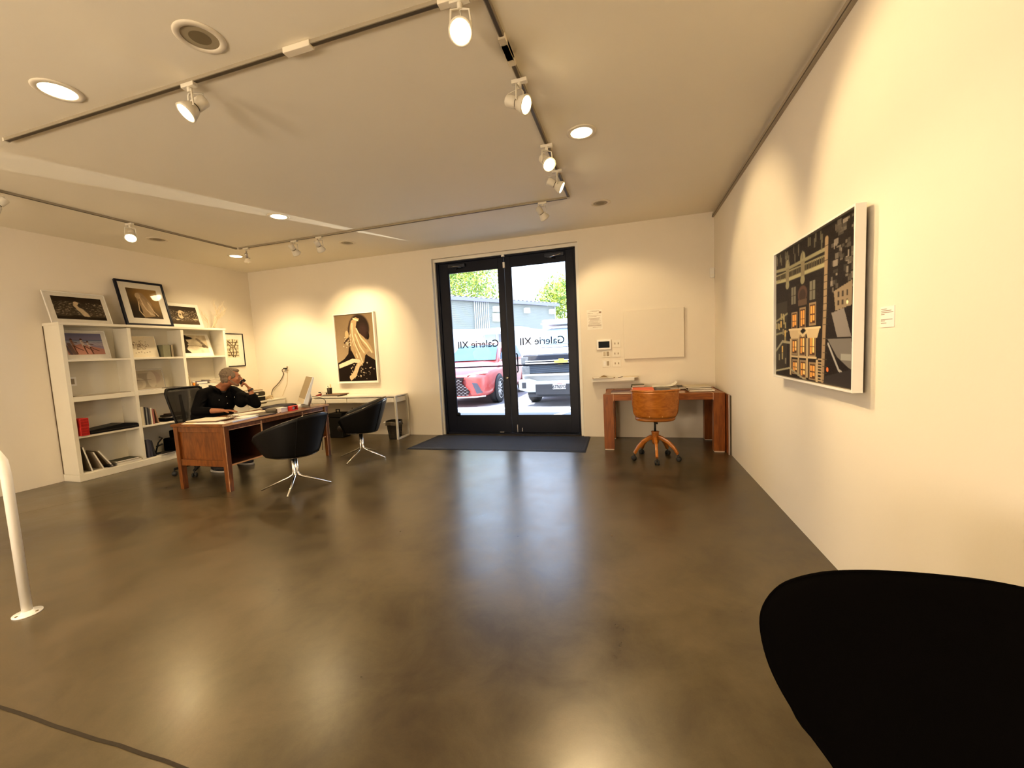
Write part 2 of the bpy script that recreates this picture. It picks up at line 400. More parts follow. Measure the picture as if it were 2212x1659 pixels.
# ------------------------------------------------------------------ ceiling: tracks, heads, downlights
def track(name, label, p0, p1, joints=(), slot_low=True):
    p0 = Vector(p0); p1 = Vector(p1); d = (p1 - p0); L = d.length; d.normalize(); n = Vector((-d.y, d.x, 0)); c = (p0 + p1) / 2
    r = thing(name, label, 'lighting track', (c.x, c.y, H), (0, 0, math.atan2(d.y, d.x)), 'ceiling lighting tracks')
    h = .020; w = .0145
    m = MB(); m.box(-L / 2, L / 2, -w, w, -h, 0); m.build('rail_channel', TRKM, r, bevel=.002)
    m = MB(); m.box(-L / 2 + .015, L / 2 - .015, -.0085, .0085, -h - .0015, -h + .004); m.build('slot', DARKSLOT, r)
    for j in joints:
        m = MB(); m.box(j - .09, j + .09, -.021, .021, -h - .012, -.001); m.build('connector', RINGM, r, bevel=.003)
    for e0 in (L / 2 - .012, -L / 2 - .006): MB().box(e0, e0 + .018, -w - .002, w + .002, -h - .004, 0).build('end_cap', FIXM, r)
    return r
TA, TB, TC, TD = (-4.35, 1.985), (-.63, 1.985), (-.63, 4.85), (-5.60, 4.86)
track('lighting_track', 'long white ceiling track nearest the camera, ending in open ceiling', (TA[0], TA[1], 0), (TB[0], TB[1], 0), (.78, 1.72))
track('lighting_track', 'white ceiling track running towards the glass doors from the overhead corner', (TB[0], TB[1] + .03, 0), (TC[0], TC[1] - .02, 0), (-1.05, -.40 - .6 * 0 - .6))
track('lighting_track', 'white ceiling track parallel to the door wall in front of the doors', (TD[0] + .03, TD[1], 0), (TC[0], TC[1], 0))
track('lighting_track', 'white ceiling track running along above the white bookcase', (TD[0], TD[1], 0), (TD[0], 1.2, 0))

def spot_head(x, y, dirv, label, lit=True, style=0, power=60, size=58, blend=.6, drop=.175):
    dirv = Vector(dirv).normalized(); r = thing('track_spotlight', label, 'spotlight', (x, y, H - .020), (0, 0, 0), 'spotlights on the ceiling tracks')
    m = MB(); m.box(-.05, .05, -.016, .016, -.022, .001).lathe([(.013, -.05), (.013, -.02)], seg=14); m.build('track_adapter', FIXM, r, bevel=.002)
    piv = Vector((0, 0, -drop + .03))
    hc = piv
    side = dirv.cross(Vector((0, 0, 1)))
    if side.length < .1: side = Vector((1, 0, 0))
    side.normalize()
    m = MB()
    if style == 0:
        for sg in (-1, 1):
            m.tube([Vector((0, 0, -.045)), Vector((0, 0, -.05)) + side * sg * .045, hc + side * sg * .052 + Vector((0, 0, .01)), hc + side * sg * .05], .0055, 8)
        m.build('yoke_arm', FIXM, r)
        m = MB(); m.lathe([(0, -.105), (.033, -.105), (.036, -.10), (.036, -.035), (.028, -.03), (.028, -.022), (.04, -.015), (.057, .035), (.059, .048), (.050, .048), (.046, .02), (.0, .02)], hc, 24, axis=dirv)
        m.build('lamp_housing', FIXM, r)
        m = MB(); m.lathe([(.0285, -.034), (.0285, -.024)], hc, 20, axis=dirv, cap=False); m.build('dark_ring', DARKSLOT, r)
        m = MB(); e0 = hc - dirv * .1; m.tube([Vector((0, 0, -.05)), e0 * .5 + Vector((0, 0, -.03)) - dirv * .05, e0], .003, 6); m.build('cord', FIXM, r)
    else:
        m.tube([Vector((0, 0, -.05)), hc - dirv * .06], .010, 8); m.build('yoke_arm', STEEL, r)
        m = MB(); m.lathe([(0, -.07), (.018, -.07), (.021, -.06), (.021, -.01), (.017, 0), (0, 0)], hc, 20, axis=dirv); m.build('lamp_socket', STEEL, r)
        m = MB(); m.tube([hc + side * .0, hc + side * .04], .006, 8); m.build('knob', STEEL, r)
        m = MB(); m.lathe([(.018, 0), (.026, .01), (.045, .045), (.048, .055), (.044, .06), (0, .06)], hc, 24, axis=dirv); m.build('lamp_housing', pmat('reflector_bulb_glass', (.7, .62, .48), .35, emit=(1, .75, .4), es=.15), r)
    off = .049 if style == 0 else .0615
    m = MB(); m.lathe([(0, off - .012), (.048 if style == 0 else .042, off - .012), (.047 if style == 0 else .038, off), (0, off + .002)], hc, 24, axis=dirv)
    m.build('lamp_face', LAMP if lit else LAMPOFF, r)
    if lit:
        ld = bpy.data.lights.new('spot_beam', 'SPOT'); ld.energy = power * 1.7; ld.color = (1, .735, .40); ld.spot_size = DEG(size); ld.spot_blend = blend; ld.shadow_soft_size = .045; ld.specular_factor = .35
        lo = bpy.data.objects.new('spot_beam', ld); COL.objects.link(lo); lo.parent = r; lo.location = hc + dirv * (off + .03)
        lo.rotation_euler = dirv.to_track_quat('-Z', 'Y').to_euler()
    return r
K = 1.0
spot_head(-.75, 1.985, (.20, -.72, -.68), 'lit spotlight hanging from the overhead track corner, facing the camera', power=70)
spot_head(-2.53, 1.985, (-.30, -.62, -.75), 'lit white can spotlight halfway along the nearest track', power=70)
spot_head(-.63, 2.66, (.86, -.22, -.46), 'lit white can spotlight aimed at the cityscape photograph wall', power=60, size=66)
spot_head(-.63, 3.54, (.48, -.58, -.68), 'lit spotlight next along the door-bound track, glaring at the camera', power=55)
spot_head(-.63, 4.06, (.86, .10, -.50), 'white spotlight close behind the glaring one, turned to the plain wall', power=50, size=70)
spot_head(-.94, 4.85, (.42, .62, -.66), 'white spotlight over the doors near the track corner', power=42, size=70)
spot_head(-4.12, 4.86, (-.10, .74, -.66), 'inner one of the two spotlights above the splashed-face picture', power=46, size=64)
spot_head(-4.55, 4.86, (-.05, .76, -.64), 'outer one of the two spotlights above the splashed-face picture', power=46, size=64)
spot_head(-5.43, 4.86, (-.25, .35, -.9), 'bare reflector bulb on a metal socket at the far track corner', style=1, power=75, size=90)
spot_head(-5.60, 3.49, (.55, -.45, -.70), 'glaring spotlight hanging midway along the bookcase track', power=28)
spot_head(-5.60, 2.42, (-.30, -.55, -.78), 'white can spotlight farthest from the bare bulb on the bookcase track', power=30, size=80)

def downlight(x, y, lit, label, power=70):
    r = thing('recessed_downlight', label, 'downlight', (x, y, H), (0, 0, 0), 'recessed ceiling downlights')
    m = MB(); m.lathe([(.085, -.001), (.118, -.001), (.118, -.004), (.110, -.009), (.088, -.009), (.085, -.004)], seg=36, cap=False); m.build('trim_ring', RINGM, r)
    if lit:
        MB().lathe([(0, -.006), (.086, -.006), (.086, -.001), (0, -.001)], seg=32).build('diffuser', LAMPD, r)
        ld = bpy.data.lights.new('down_beam', 'SPOT'); ld.energy = power * 1.8; ld.color = (1, .75, .43); ld.spot_size = DEG(135); ld.spot_blend = .8; ld.shadow_soft_size = .07; ld.specular_factor = .3
        lo = bpy.data.objects.new('down_beam', ld); COL.objects.link(lo); lo.parent = r; lo.location = (0, 0, -.03)
    else:
        MB().lathe([(.085, -.002), (.055, -.0035), (.0, -.0035)], seg=32, cap=False).build('baffle', pmat('shaded_baffle', (.40, .35, .25), .5), r)
        MB().lathe([(.05, -.0045), (0, -.0045)], seg=28, cap=False).build('lamp_face', pmat('unlit_lamp_brown', (.20, .165, .10), .35), r)
    return r
downlight(-3.33, 1.78, True, 'lit recessed downlight outside the nearest track, towards the open end', 45)
downlight(-2.137, 1.765, False, 'large-looking unlit downlight outside the nearest track')
downlight(-.33, 3.485, True, 'lit downlight between the door-bound track and the plain wall')
downlight(-.296, 5.215, False, 'unlit downlight above the wooden table by the doors')
downlight(-3.97, 4.04, True, 'lit downlight inside the track rectangle, above the desk')
downlight(-6.02, 5.19, True, 'lit downlight in the far corner beside the bare bulb')
downlight(-4.016, 5.323, False, 'unlit downlight beyond the track above the splashed-face picture')
downlight(-6.07, 4.09, False, 'unlit downlight between the bookcase wall and the track')
downlight(-.4, -.8, True, 'added fill downlight, unseen behind the camera by the plain wall', 60)  # this and the next two are unseen downlights added as fill
downlight(-3.3, -.8, True, 'added fill downlight, unseen behind the camera in mid room', 60)
downlight(-5.6, .6, True, 'added fill downlight, unseen behind the camera by the bookcase wall', 25)
# picture rail
pr_ = MB(); pr_.box(XR - .026, XR, YB, D - .02, 3.028, 3.072)
o = pr_.build('trim_4', pmat('grey_rail_paint', (.40, .35, .27), .5)); struct(o)
m = MB(); m.box(XR - .0275, XR - .02, YB, D - .02, 3.033, 3.043); o2 = m.build('trim_5', DARKSLOT); struct(o2)

# ------------------------------------------------------------------ bookcase
FX = -6.66
bk = thing('bookcase', 'tall built-in white bookcase with three columns of open shelves', 'bookcase', (-6.815, 4.33, 0)); O = bk.location
Y0, Y1 = 3.262, 5.385
MB(O).box(XL + .004, XL + .016, Y0, Y1, .06, 1.98).build('back_panel', SHELFM, bk)
MB(O).box(XL + .0005, XL + .014, Y0 - .003, Y0 + .004, .09, 1.965).build('painted_shadow_line', pmat('painted_shadow_brown', (.10, .07, .035), .8), bk)  # thin dark strip painted in for the shadow gap at the wall
MB(O).box(XL + .016, FX, Y0, Y0 + .042, .09, 1.975).build('side_panel', SHELFM, bk, bevel=.002)
MB(O).box(XL + .016, FX, Y1 - .042, Y1, .09, 1.975).build('side_panel', SHELFM, bk, bevel=.002)
for y in (3.960, 4.657): MB(O).box(XL + .016, FX, y, y + .042, .105, 1.952).build('divider', SHELFM, bk, bevel=.002)
MB(O).box(XL + .004, FX + .008, Y0 - .006, Y1 + .006, 1.965, 1.998).build('top_panel', SHELFM, bk, bevel=.002)
cols = ((Y0 + .042, 3.960), (4.002, 4.657), (4.699, Y1 - .042))
for z0, z1 in ((1.512, 1.538), (1.006, 1.068), (.545, .572)):
    for a, b in cols: MB(O).box(XL + .016, FX - .001, a, b, z0, z1).build('shelf', SHELFM, bk, bevel=.002)
MB(O).box(XL + .016, FX - .001, Y0 + .042, Y1 - .042, .06, .105).build('bottom_shelf', SHELFM, bk)
MB(O).box(XL + .004, FX + .004, Y0 - .004, Y1 + .004, 0, .088).build('plinth', SHELFM, bk, bevel=.003)
op_ = MB(O).box(XL + .016, XL + .026, 3.42, 3.50, 1.20, 1.32).build('outlet_plate', pmat('bright_plate', (.95, .93, .88), .25), bk, bevel=.003)
MB(O).box(XL + .026, XL + .028, 3.443, 3.477, 1.225, 1.295).build('socket', SOCKD, op_)

def im_bird(w, h, big):
    I = Img(w, h, (.05, .035, .02)); I.grad((.035, .025, .015), (.11, .085, .055))
    for _ in range(260):
        x, y = random.random(), random.uniform(.22, .8); c = random.uniform(.15, .6)
        I.ell(x, y, random.uniform(.008, .03), random.uniform(.004, .012), (c, c * .85, c * .62), .8)
    I.put((I.Y > .86).astype(float), (.03, .022, .012), .85)
    if big:
        I.line([(.46, .30), (.42, .36), (.47, .52), (.53, .66), (.58, .84)], .035, (.62, .50, .33)); I.line([(.50, .55), (.57, .72), (.60, .86)], .06, (.60, .50, .34))
        I.ell(.45, .27, .05, .07, (.66, .54, .36)); I.ell(.51, .33, .02, .05, (.04, .03, .02))
        I.poly([(.24, .90), (.34, .80), (.62, .86), (.80, .90), (.70, 1), (.2, 1)], (.04, .028, .016))
    else:
        I.ell(.42, .35, .10, .12, (.58, .47, .31)); I.ell(.40, .52, .09, .16, (.62, .52, .36)); I.ell(.47, .45, .03, .14, (.16, .11, .06)); I.ell(.38, .45, .03, .06, (.12, .09, .05))
        I.ell(.25, .74, .06, .035, (.7, .6, .42)); I.ell(.88, .70, .09, .03, (.6, .5, .35)); I.rect(0, .8, 1, 1, (.09, .065, .04), .8)
    return I.noise(.12)
def im_veil(w, h):
    I = Img(w, h, (.06, .04, .02)); I.ell(.75, .25, .6, .5, (.42, .27, .10), .8, soft=.9); I.ell(.2, .9, .5, .5, (.03, .02, .01), .8, soft=.9)
    I.poly([(.28, .22), (.36, .12), (.50, .16), (.60, .30), (.70, .45), (.74, .92), (.36, .98), (.34, .6), (.27, .4)], (.36, .26, .15))
    I.ell(.33, .25, .09, .10, (.52, .40, .25)); I.ell(.45, .55, .10, .25, (.42, .31, .19)); I.ell(.62, .68, .07, .22, (.50, .39, .25), .7)
    for a in ([(.30, .45), (.26, .75), (.36, .92)], [(.40, .50), (.50, .72), (.70, .88)], [(.60, .45), (.72, .75), (.84, .90)], [(.38, .3), (.46, .62), (.60, .86)]):
        I.line(a, .015, (.66, .52, .34))
    I.rect(.55, .80, 1, .81, (.25, .18, .1), .6)
    return I.noise(.1)
def im_beach(w, h):
    I = Img(w, h, (.3, .3, .4)); I.grad((.20, .20, .32), (.42, .34, .38))
    I.rect(0, .32, 1, .42, (.34, .36, .44)); I.rect(0, .31, 1, .34, (.14, .16, .26))
    for i in range(5): I.line([(0, .45 + i * .03), (.5, .42 + i * .03), (1, .46 + i * .03)], .008, (.58, .55, .58), .7)
    I.poly([(0, .62), (.4, .5), (1, .75), (1, 1), (0, 1)], (.52, .27, .21)); I.poly([(.3, .6), (.7, .7), (.6, 1), (.1, 1)], (.66, .36, .28), .7)
    dk = (.13, .06, .04)
    for (x, y, sc) in ((.16, .30, 1.0), (.42, .30, 1.0), (.58, .40, .85)):
        I.ell(x, y, .035 * sc, .055 * sc, dk); I.line([(x, y + .06), (x + .04, y + .3 * sc)], .035 * sc, (.66, .56, .5) if x > .3 else (.34, .2, .14))
        I.line([(x + .04, y + .28 * sc), (x + .06, y + .48 * sc), (x + .09, y + .66 * sc)], .016, dk); I.line([(x + .03, y + .28 * sc), (x + .16, y + .42 * sc), (x + .26, y + .5 * sc)], .014, dk)
        I.line([(x + .01, y + .1), (x + .14, y + .14)], .012, dk)
    I.line([(.08, .5), (.14, .8), (.2, 1)], .05, (.2, .14, .12)); I.line([(.0, .6), (.1, 1)], .04, (.15, .12, .13))
    return I.noise(.08)
def im_specks(w, h):
    I = Img(w, h, (.74, .68, .55))
    for _ in range(75):
        a = random.uniform(0, 2 * PI); q = random.random() ** .6; x = .45 + .34 * q * math.cos(a); y = .42 + .30 * q * math.sin(a)
        I.ell(x, y, random.uniform(.014, .03), random.uniform(.012, .02), (.16, .11, .06), .9, rot=random.random() * 3)
    for i in range(6): I.ell(.22 + i * .11, .86 - .03 * (i % 3), .028, .02, (.16, .11, .06), .9)
    return I
def im_smoker(w, h):
    I = Img(w, h, (.55, .5, .4)); I.grad((.60, .55, .45), (.72, .64, .48), 'x')
    for _ in range(30): I.ell(random.uniform(.4, 1), random.uniform(0, .9), random.uniform(.05, .15), random.uniform(.05, .15), random.choice([(.78, .72, .58), (.30, .25, .18)]), .3, soft=.9)
    k = (.03, .024, .018)
    I.ell(.16, .14, .34, .10, k, 1, rot=.12); I.ell(.10, .05, .20, .12, k); I.poly([(0, .2), (.25, .2), (.28, .35), (.33, .45), (.27, .5), (.29, .6), (.22, .72), (.2, 1), (0, 1)], (.07, .055, .04))
    I.poly([(.0, .8), (.2, .78), (.34, 1), (0, 1)], k); I.line([(.28, .56), (.80, .64)], .012, (.2, .15, .1)); I.ell(.85, .62, .08, .09, (.16, .12, .09)); I.line([(.66, .22), (.8, .45), (.95, .7)], .05, (.2, .16, .12), .8)
    return I.noise(.06)
def im_ovals(w, h):
    I = Img(w, h, (.47, .42, .33))
    I.rect(.22, .16, .72, .9, (.36, .32, .25)); I.ell(.72, .4, .20, .34, (.44, .36, .29)); I.ell(.62, .5, .14, .42, (.58, .53, .43), .8)
    I.ell(.2, .68, .22, .30, (.60, .55, .45), .8); I.ell(.17, .7, .15, .22, (.46, .41, .33), .8); I.line([(.1, .5), (.6, .52)], .012, (.3, .25, .2))
    return I
def im_shelfshop(w, h):
    I = Img(w, h, (.72, .66, .5))
    for i in range(5): I.rect(.05, .16 + i * .18, .95, .19 + i * .18, (.12, .09, .05))
    I.rect(.47, 0, .53, 1, (.06, .045, .03)); I.line([(.1, .1), (.4, .3), (.2, .6), (.45, .95)], .03, (.1, .08, .05)); I.line([(.9, .1), (.6, .4), (.8, .7), (.6, 1)], .03, (.1, .08, .05))
    for _ in range(70): I.rect(*(lambda x, y: (x, y, x + random.uniform(.02, .08), y + random.uniform(.03, .1)))(random.uniform(0, .92), random.uniform(0, .9)), (.14, .1, .06), .8)
    return I
RL = PI / 2
ZT = 2.0
framed('leaning_picture', 'white-framed bird in surf photograph leaning above the first bookcase column', 'picture', .62, .42, im_bird(120, 80, True), (-6.80, 3.575, ZT), RL, .30, .012, .02, WHITE2, (.055, .04, .04, .05), PAPER, pane=True)
framed('leaning_picture', 'large black-framed veiled figure photograph leaning on top of the bookcase', 'picture', .615, .675, im_veil(100, 120), (-6.78, 4.335, ZT), RL, .24, .028, .03, BLKFRAME, (.085, .085, .085, .085), PAPER, pane=True)
framed('leaning_picture', 'small frameless duck on water photograph beside the white branch on the bookcase', 'picture', .545, .41, im_bird(110, 80, False), (-6.82, 4.885, ZT), RL, .26, .006, .012, PAPER, (.045, .05, .05, .05), PAPER)
framed('leaning_picture', 'colour photograph of running beach figures leaning on the upper shelf', 'picture', .46, .385, im_beach(110, 90), (-6.80, 3.59, 1.538), RL, .22, .008, .015, WHITE2, (.02, .045, .055, .03), PAPER, pane=True)
framed('leaning_picture', 'cream print of scattered dark specks leaning on the middle upper shelf', 'picture', .39, .325, im_specks(90, 80), (-6.80, 4.215, 1.538), RL, .20, .006, .012, PAPER, (.03, .03, .03, .03), CREAMP)
framed('leaning_picture', 'photograph of a smoker in a brimmed hat leaning on the upper shelf', 'picture', .52, .385, im_smoker(100, 80), (-6.79, 4.985, 1.538), RL, .28, .006, .014, PAPER, (.02, .05, .05, .02), PAPER)
framed('leaning_picture', 'faint grey glazed print of ovals leaning on a middle shelf', 'picture', .43, .30, im_ovals(90, 70), (-6.80, 4.235, 1.068), RL, .16, .006, .012, STEEL, (.005, .005, .005, .005), PAPER, pane=True)
framed('wall_picture', 'narrow black-framed print hung on the wall just past the bookcase', 'picture', .44, .60, im_shelfshop(70, 90), (XL, 5.74, 1.34), RL, 0, .014, .025, BLKFRAME, (.09, .09, .15, .09), PAPER)
# coral branch
cb = thing('branch_sculpture', 'white twiggy coral branch ornament standing on the end of the bookcase', 'ornament', (-6.80, 5.27, ZT))
m = MB(); 
def twig(p, d, L, r, dep, base=False):
    p = Vector(p); d = Vector(d).normalized(); pts = [p]
    for i in range(4):
        d = (d + Vector((random.uniform(-.3, .3), random.uniform(-.45, .45), random.uniform(-.1, .35)))).normalized(); pts.append(pts[-1] + d * L / 4)
    m.tube(pts, [r, r * .9, r * .8, r * .7, r * .45], 6)
    if dep:
        for q in (2, 3, 4):
            if random.random() < .85:
                twig(pts[q], d + Vector((random.uniform(-.6, .6), random.uniform(-1.3, 1.3), random.uniform(-.1, .6))), L * .68, r * .55, dep - 1)
twig((0, .05, .0), (0, -.15, 1), .24, .012, 3); twig((0, .05, .0), (0, .35, 1), .20, .010, 3); twig((0, -.07, 0), (0, -.1, 1), .18, .009, 3); twig((0.01, -.02, 0), (0, .35, 1), .20, .009, 3)
m.build('branches', pmat('bleached_coral', (.74, .64, .47), .7, bump=.2, bs=200), cb)
MB().box(-.05, .05, -.10, .09, 0, .012).build('base', PAPER, cb, bevel=.002)

# books & boxes
def book(name, label, cat, loc, dims, col, rotz=0, lean=0, leanax='X', group=None, pages=True, rough=.55):
    """upright or flat book: dims = (x,y,z), base centre at loc"""
    dx, dy_, dz = dims
    r = thing(name, label, cat, loc, (0, 0, rotz), group)
    if lean: r.rotation_euler = (Matrix.Rotation(rotz, 3, 'Z') @ Matrix.Rotation(lean, 3, leanax)).to_euler()
    cm = pmat('cover_%02x%02x%02x' % tuple(int(max(0, min(1, c)) * 255) for c in col), col, rough, var=.12)
    flat = dz <= min(dx, dy_)
    m = MB(); t = min(.0035, min(dims) * .2)
    if flat:
        m.box(-dx / 2, dx / 2, -dy_ / 2, dy_ / 2, 0, t).box(-dx / 2, dx / 2, -dy_ / 2, dy_ / 2, dz - t, dz).box(-dx / 2, -dx / 2 + t, -dy_ / 2, dy_ / 2, t, dz - t)
        m.build('cover', cm, r, bevel=.001)
        if pages: MB().box(-dx / 2 + t, dx / 2 - .003, -dy_ / 2 + .003, dy_ / 2 - .003, t, dz - t).build('pages', PAPER, r)
    else:   # upright, spine toward +X
        m.box(-dx / 2, dx / 2, -dy_ / 2, -dy_ / 2 + t, 0, dz).box(-dx / 2, dx / 2, dy_ / 2 - t, dy_ / 2, 0, dz).box(dx / 2 - t, dx / 2, -dy_ / 2 + t, dy_ / 2 - t, 0, dz)
        m.build('cover', cm, r, bevel=.001)
        if pages: MB().box(-dx / 2 + .004, dx / 2 - t, -dy_ / 2 + t, dy_ / 2 - t, .003, dz - .003).build('pages', PAPER, r)
    return r
book('paperback', 'grey-green hardback standing by the speck print', 'book', (-6.80, 4.485, 1.538), (.13, .10, .185), (.22, .22, .15))
book('paperback', 'thin tan book standing at the end of the middle upper shelf', 'book', (-6.80, 4.562, 1.538), (.13, .028, .185), (.30, .25, .17))
book('flat_folder', 'thin black folder lying under the ovals print', 'folder', (-6.76, 4.49, 1.068), (.19, .20, .012), (.02, .018, .02))
# clear acrylic sheet lying in column one
ac = thing('acrylic_sheet', 'clear acrylic sheets lying on the empty middle shelf', 'sheet', (-6.80, 3.63, 1.068))
MB().box(-.13, .12, -.30, .30, 0, .005).box(-.12, .13, -.29, .29, .006, .011).build('sheets', pmat('pale_acrylic', (.45, .40, .31), .15), ac)
# column 3 row 2
ln = thing('leaning_folder', 'tan cardboard folder leaning against the bookcase divider', 'folder', (-6.80, 4.765, 1.068), (-.20, 0, 0)); ln.rotation_euler = (.22, 0, 0)
MB().box(-.12, .11, -.006, .0, 0, .24).build('card', CREAMP, ln); MB().box(-.12, .11, .001, .004, 0, .20).build('back_card', pmat('brown_card', (.30, .19, .09), .7), ln)
pb = thing('pill_bottle', 'small orange pill bottle with white cap beside the blue book', 'bottle', (-6.70, 4.80, 1.068))
MB().lathe([(0, 0), (.016, 0), (.016, .05), (0, .05)], seg=18).build('body', pmat('orange_plastic', (.75, .26, .03), .3), pb)
MB().lathe([(0, .05), (.018, .05), (.018, .066), (0, .066)], seg=18).build('cap', WHITE2, pb)
zz = 1.068
for i, (t, c, w, y, nm) in enumerate(((.022, (.05, .04, .05), .44, 5.09, 'dark book at the bottom of the stack beside the pill bottle'), (.038, (.045, .05, .22), .17, 4.93, 'thick dark blue book on the stack behind the seated man'))):
    book('stacked_book', nm, 'book', (-6.79, y, zz), (.2, w, t), c); zz += t
zz = 1.090
for i, (t, c, w) in enumerate(((.016, (.40, .33, .24), .27), (.012, (.70, .62, .48), .29), (.018, (.25, .19, .13), .26), (.012, (.72, .66, .54), .29))):
    book('stacked_magazine', ['brown magazine at the bottom of the pile behind the seated man', 'pale magazine second in the pile behind the seated man', 'dark magazine third in the pile behind the seated man', 'pale magazine topmost behind the seated man'][i], 'magazine', (-6.79, 5.185 + .004 * i, zz), (.2, w, t), c, group='magazines piled behind the seated man'); zz += t + .0005
# row 3 col 1: red boxes, black portfolio
for i, (x, z, h) in enumerate(((-6.725, .572, .11), (-6.725, .683, .11))):
    r = thing('red_box', ['bright red slatted box at the bottom of the pair on the bookcase', 'bright red slatted box on top of its twin on the bookcase'][i], 'box', (x, 3.365 + .004 * i, z), (0, 0, 0), 'stacked red boxes')
    m = MB(); m.box(-.085, .085, -.042, .042, 0, h); m.build('body', pmat('bright_red_card', (.52, .035, .03), .5, var=.15, vs=40), r, bevel=.004)
    m = MB()
    for k in range(3):
        for q in range(6): m.box(.0852, .087, -.036 + q * .012, -.030 + q * .012, .012 + k * .034, .034 + k * .034)
    m.build('embossing', pmat('dark_red_card', (.30, .02, .02), .5), r)
pf = thing('portfolio_case', 'long flat black portfolio case lying beside the red boxes', 'case', (-6.78, 3.69, .572))
m = MB(); m.prism([(-.27, 0), (.27, 0), (.27, .035), (.25, .06), (.10, .085), (-.05, .072), (-.27, .05)], -.13, .125, 'x'); m.build('shell', BLKLEA, pf, bevel=.006)
m = MB(); m.box(.126, .128, -.26, .26, .024, .028); m.build('zip', DARKSLOT, pf)
# row 3 col 2: upright books
yy = 4.012
bl = [(.026, .27, (.72, .66, .52), 'cream spine at the start of the row'), (.010, .272, (.55, .50, .40), 'thin pale spine second in the row'), (.022, .262, (.025, .025, .03), 'black spine third in the row'), (.014, .245, (.30, .31, .30), 'grey spine fourth in the row'),
      (.020, .248, (.04, .04, .05), 'black spine fifth in the row'), (.018, .225, (.13, .12, .12), 'charcoal spine sixth in the row'), (.020, .235, (.70, .64, .52), 'off-white spine seventh in the row'), (.024, .222, (.33, .13, .11), 'brick-red spine eighth in the row')]
for t, h, c, nm in bl:
    book('shelf_book', 'upright book with ' + nm + ' on the bookcase', 'book', (-6.76, yy + t / 2, .572), (.17, t, h), c, group='upright books in the middle bookcase column'); yy += t + .001
book('shelf_book', 'slim brown book leaning on the end of the upright row', 'book', (-6.76, yy + .05, .572), (.17, .016, .215), (.36, .24, .15), 0, .16, 'X', 'upright books in the middle bookcase column')
zz = .572
for i, (t, c, w, y) in enumerate(((.055, (.045, .042, .042), .32, 4.49), (.012, (.74, .68, .56), .24, 4.51), (.020, (.03, .028, .026), .26, 4.50), (.018, (.16, .10, .09), .22, 4.53))):
    book('stacked_box', ['charcoal flat box under the pale booklet on the bookcase', 'pale booklet lying on the charcoal flat box', 'black folder lying on the pale booklet', 'dark maroon folder topping the charcoal box pile'][i], 'box', (-6.77, y, zz), (.2, w, t), c, group='flat things piled beside the upright books', pages=(i == 1)); zz += t + .0005
# row 4 col 1: leaning panels and flat books
for i, (y, h, l, c) in enumerate(((3.345, .33, -.20, (.16, .135, .09)), (3.43, .25, -.34, (.40, .34, .25)), (3.50, .27, -.50, (.33, .28, .20)))):
    r = thing('leaning_board', ['dark leaning board nearest the bookcase side', 'thin pale board leaning second on the bottom shelf', 'steeply sloped grey board leaning third on the bottom shelf'][i], 'board', (-6.79, y + .05 + .03 * i, .105)); r.rotation_euler = (-l, 0, 0)
    m = MB(); m.box(-.12, .12, -.006, .006, 0, h); m.build('board', pmat('grey_board%d' % i, c, .6), r)
    m = MB(); m.box(.12, .123, -.007, .007, 0, h); m.build('edge_strip', PAPER, r)
book('flat_book', 'white book lying at the bottom of the low pile on the bookcase', 'book', (-6.76, 3.80, .105), (.2, .29, .026), (.70, .64, .50))
book('flat_book', 'dark green book lying on the white one on the bottom shelf', 'book', (-6.77, 3.79, .132), (.2, .26, .022), (.06, .06, .035))
book('flat_folder', 'small black pouch in front of the low book pile', 'pouch', (-6.70, 3.60, .105), (.1, .09, .028), (.02, .018, .018), pages=False)
# row 4 col 2
for i in range(3):
    book('ring_binder', ['grey-blue binder standing first on the bottom shelf', 'grey-blue binder standing second on the bottom shelf', 'black binder leaning last on the bottom shelf'][i], 'binder', (-6.76, 4.045 + i * .036, .105), (.19, .028, .26 - i * .012), [(.09, .09, .12), (.07, .07, .10), (.03, .03, .035)][i], 0, .07 * i, 'X', 'binders on the bottom shelf')
book('flat_folder', 'black folder lying flat beside the binders', 'folder', (-6.74, 4.29, .105), (.22, .19, .014), (.02, .018, .016))
cm_ = thing('camera_bag', 'black bag with handle and pale buckles on the bottom shelf', 'bag', (-6.77, 4.50, .105))
MB().box(-.11, .10, -.13, .13, 0, .20).build('body', BLKFAB, cm_, bevel=.02)
MB().box(-.09, .09, -.05, .10, .195, .31).build('top_pocket', BLKFAB, cm_, bevel=.02)
for y in (-.10, -.06, .0): MB().box(.101, .106, y, y + .012, .15, .195).build('buckle', pmat('grey_buckle', (.35, .32, .25), .4), cm_)
hp = thing('tape_dispenser', 'black roll holder lying on top beside the binders', 'tape dispenser', (-6.72, 4.21, .1195))
m = MB(); m.tube([(0, -.05, .02), (0, 0, .16), (0, .06, .22), (0, .02, .24)], .010, 8); m.tube([(0, -.03, .11), (.0, .05, .13)], .012, 8); m.box(-.03, .03, -.06, .0, 0, .02); m.build('arm', BLACK, hp)

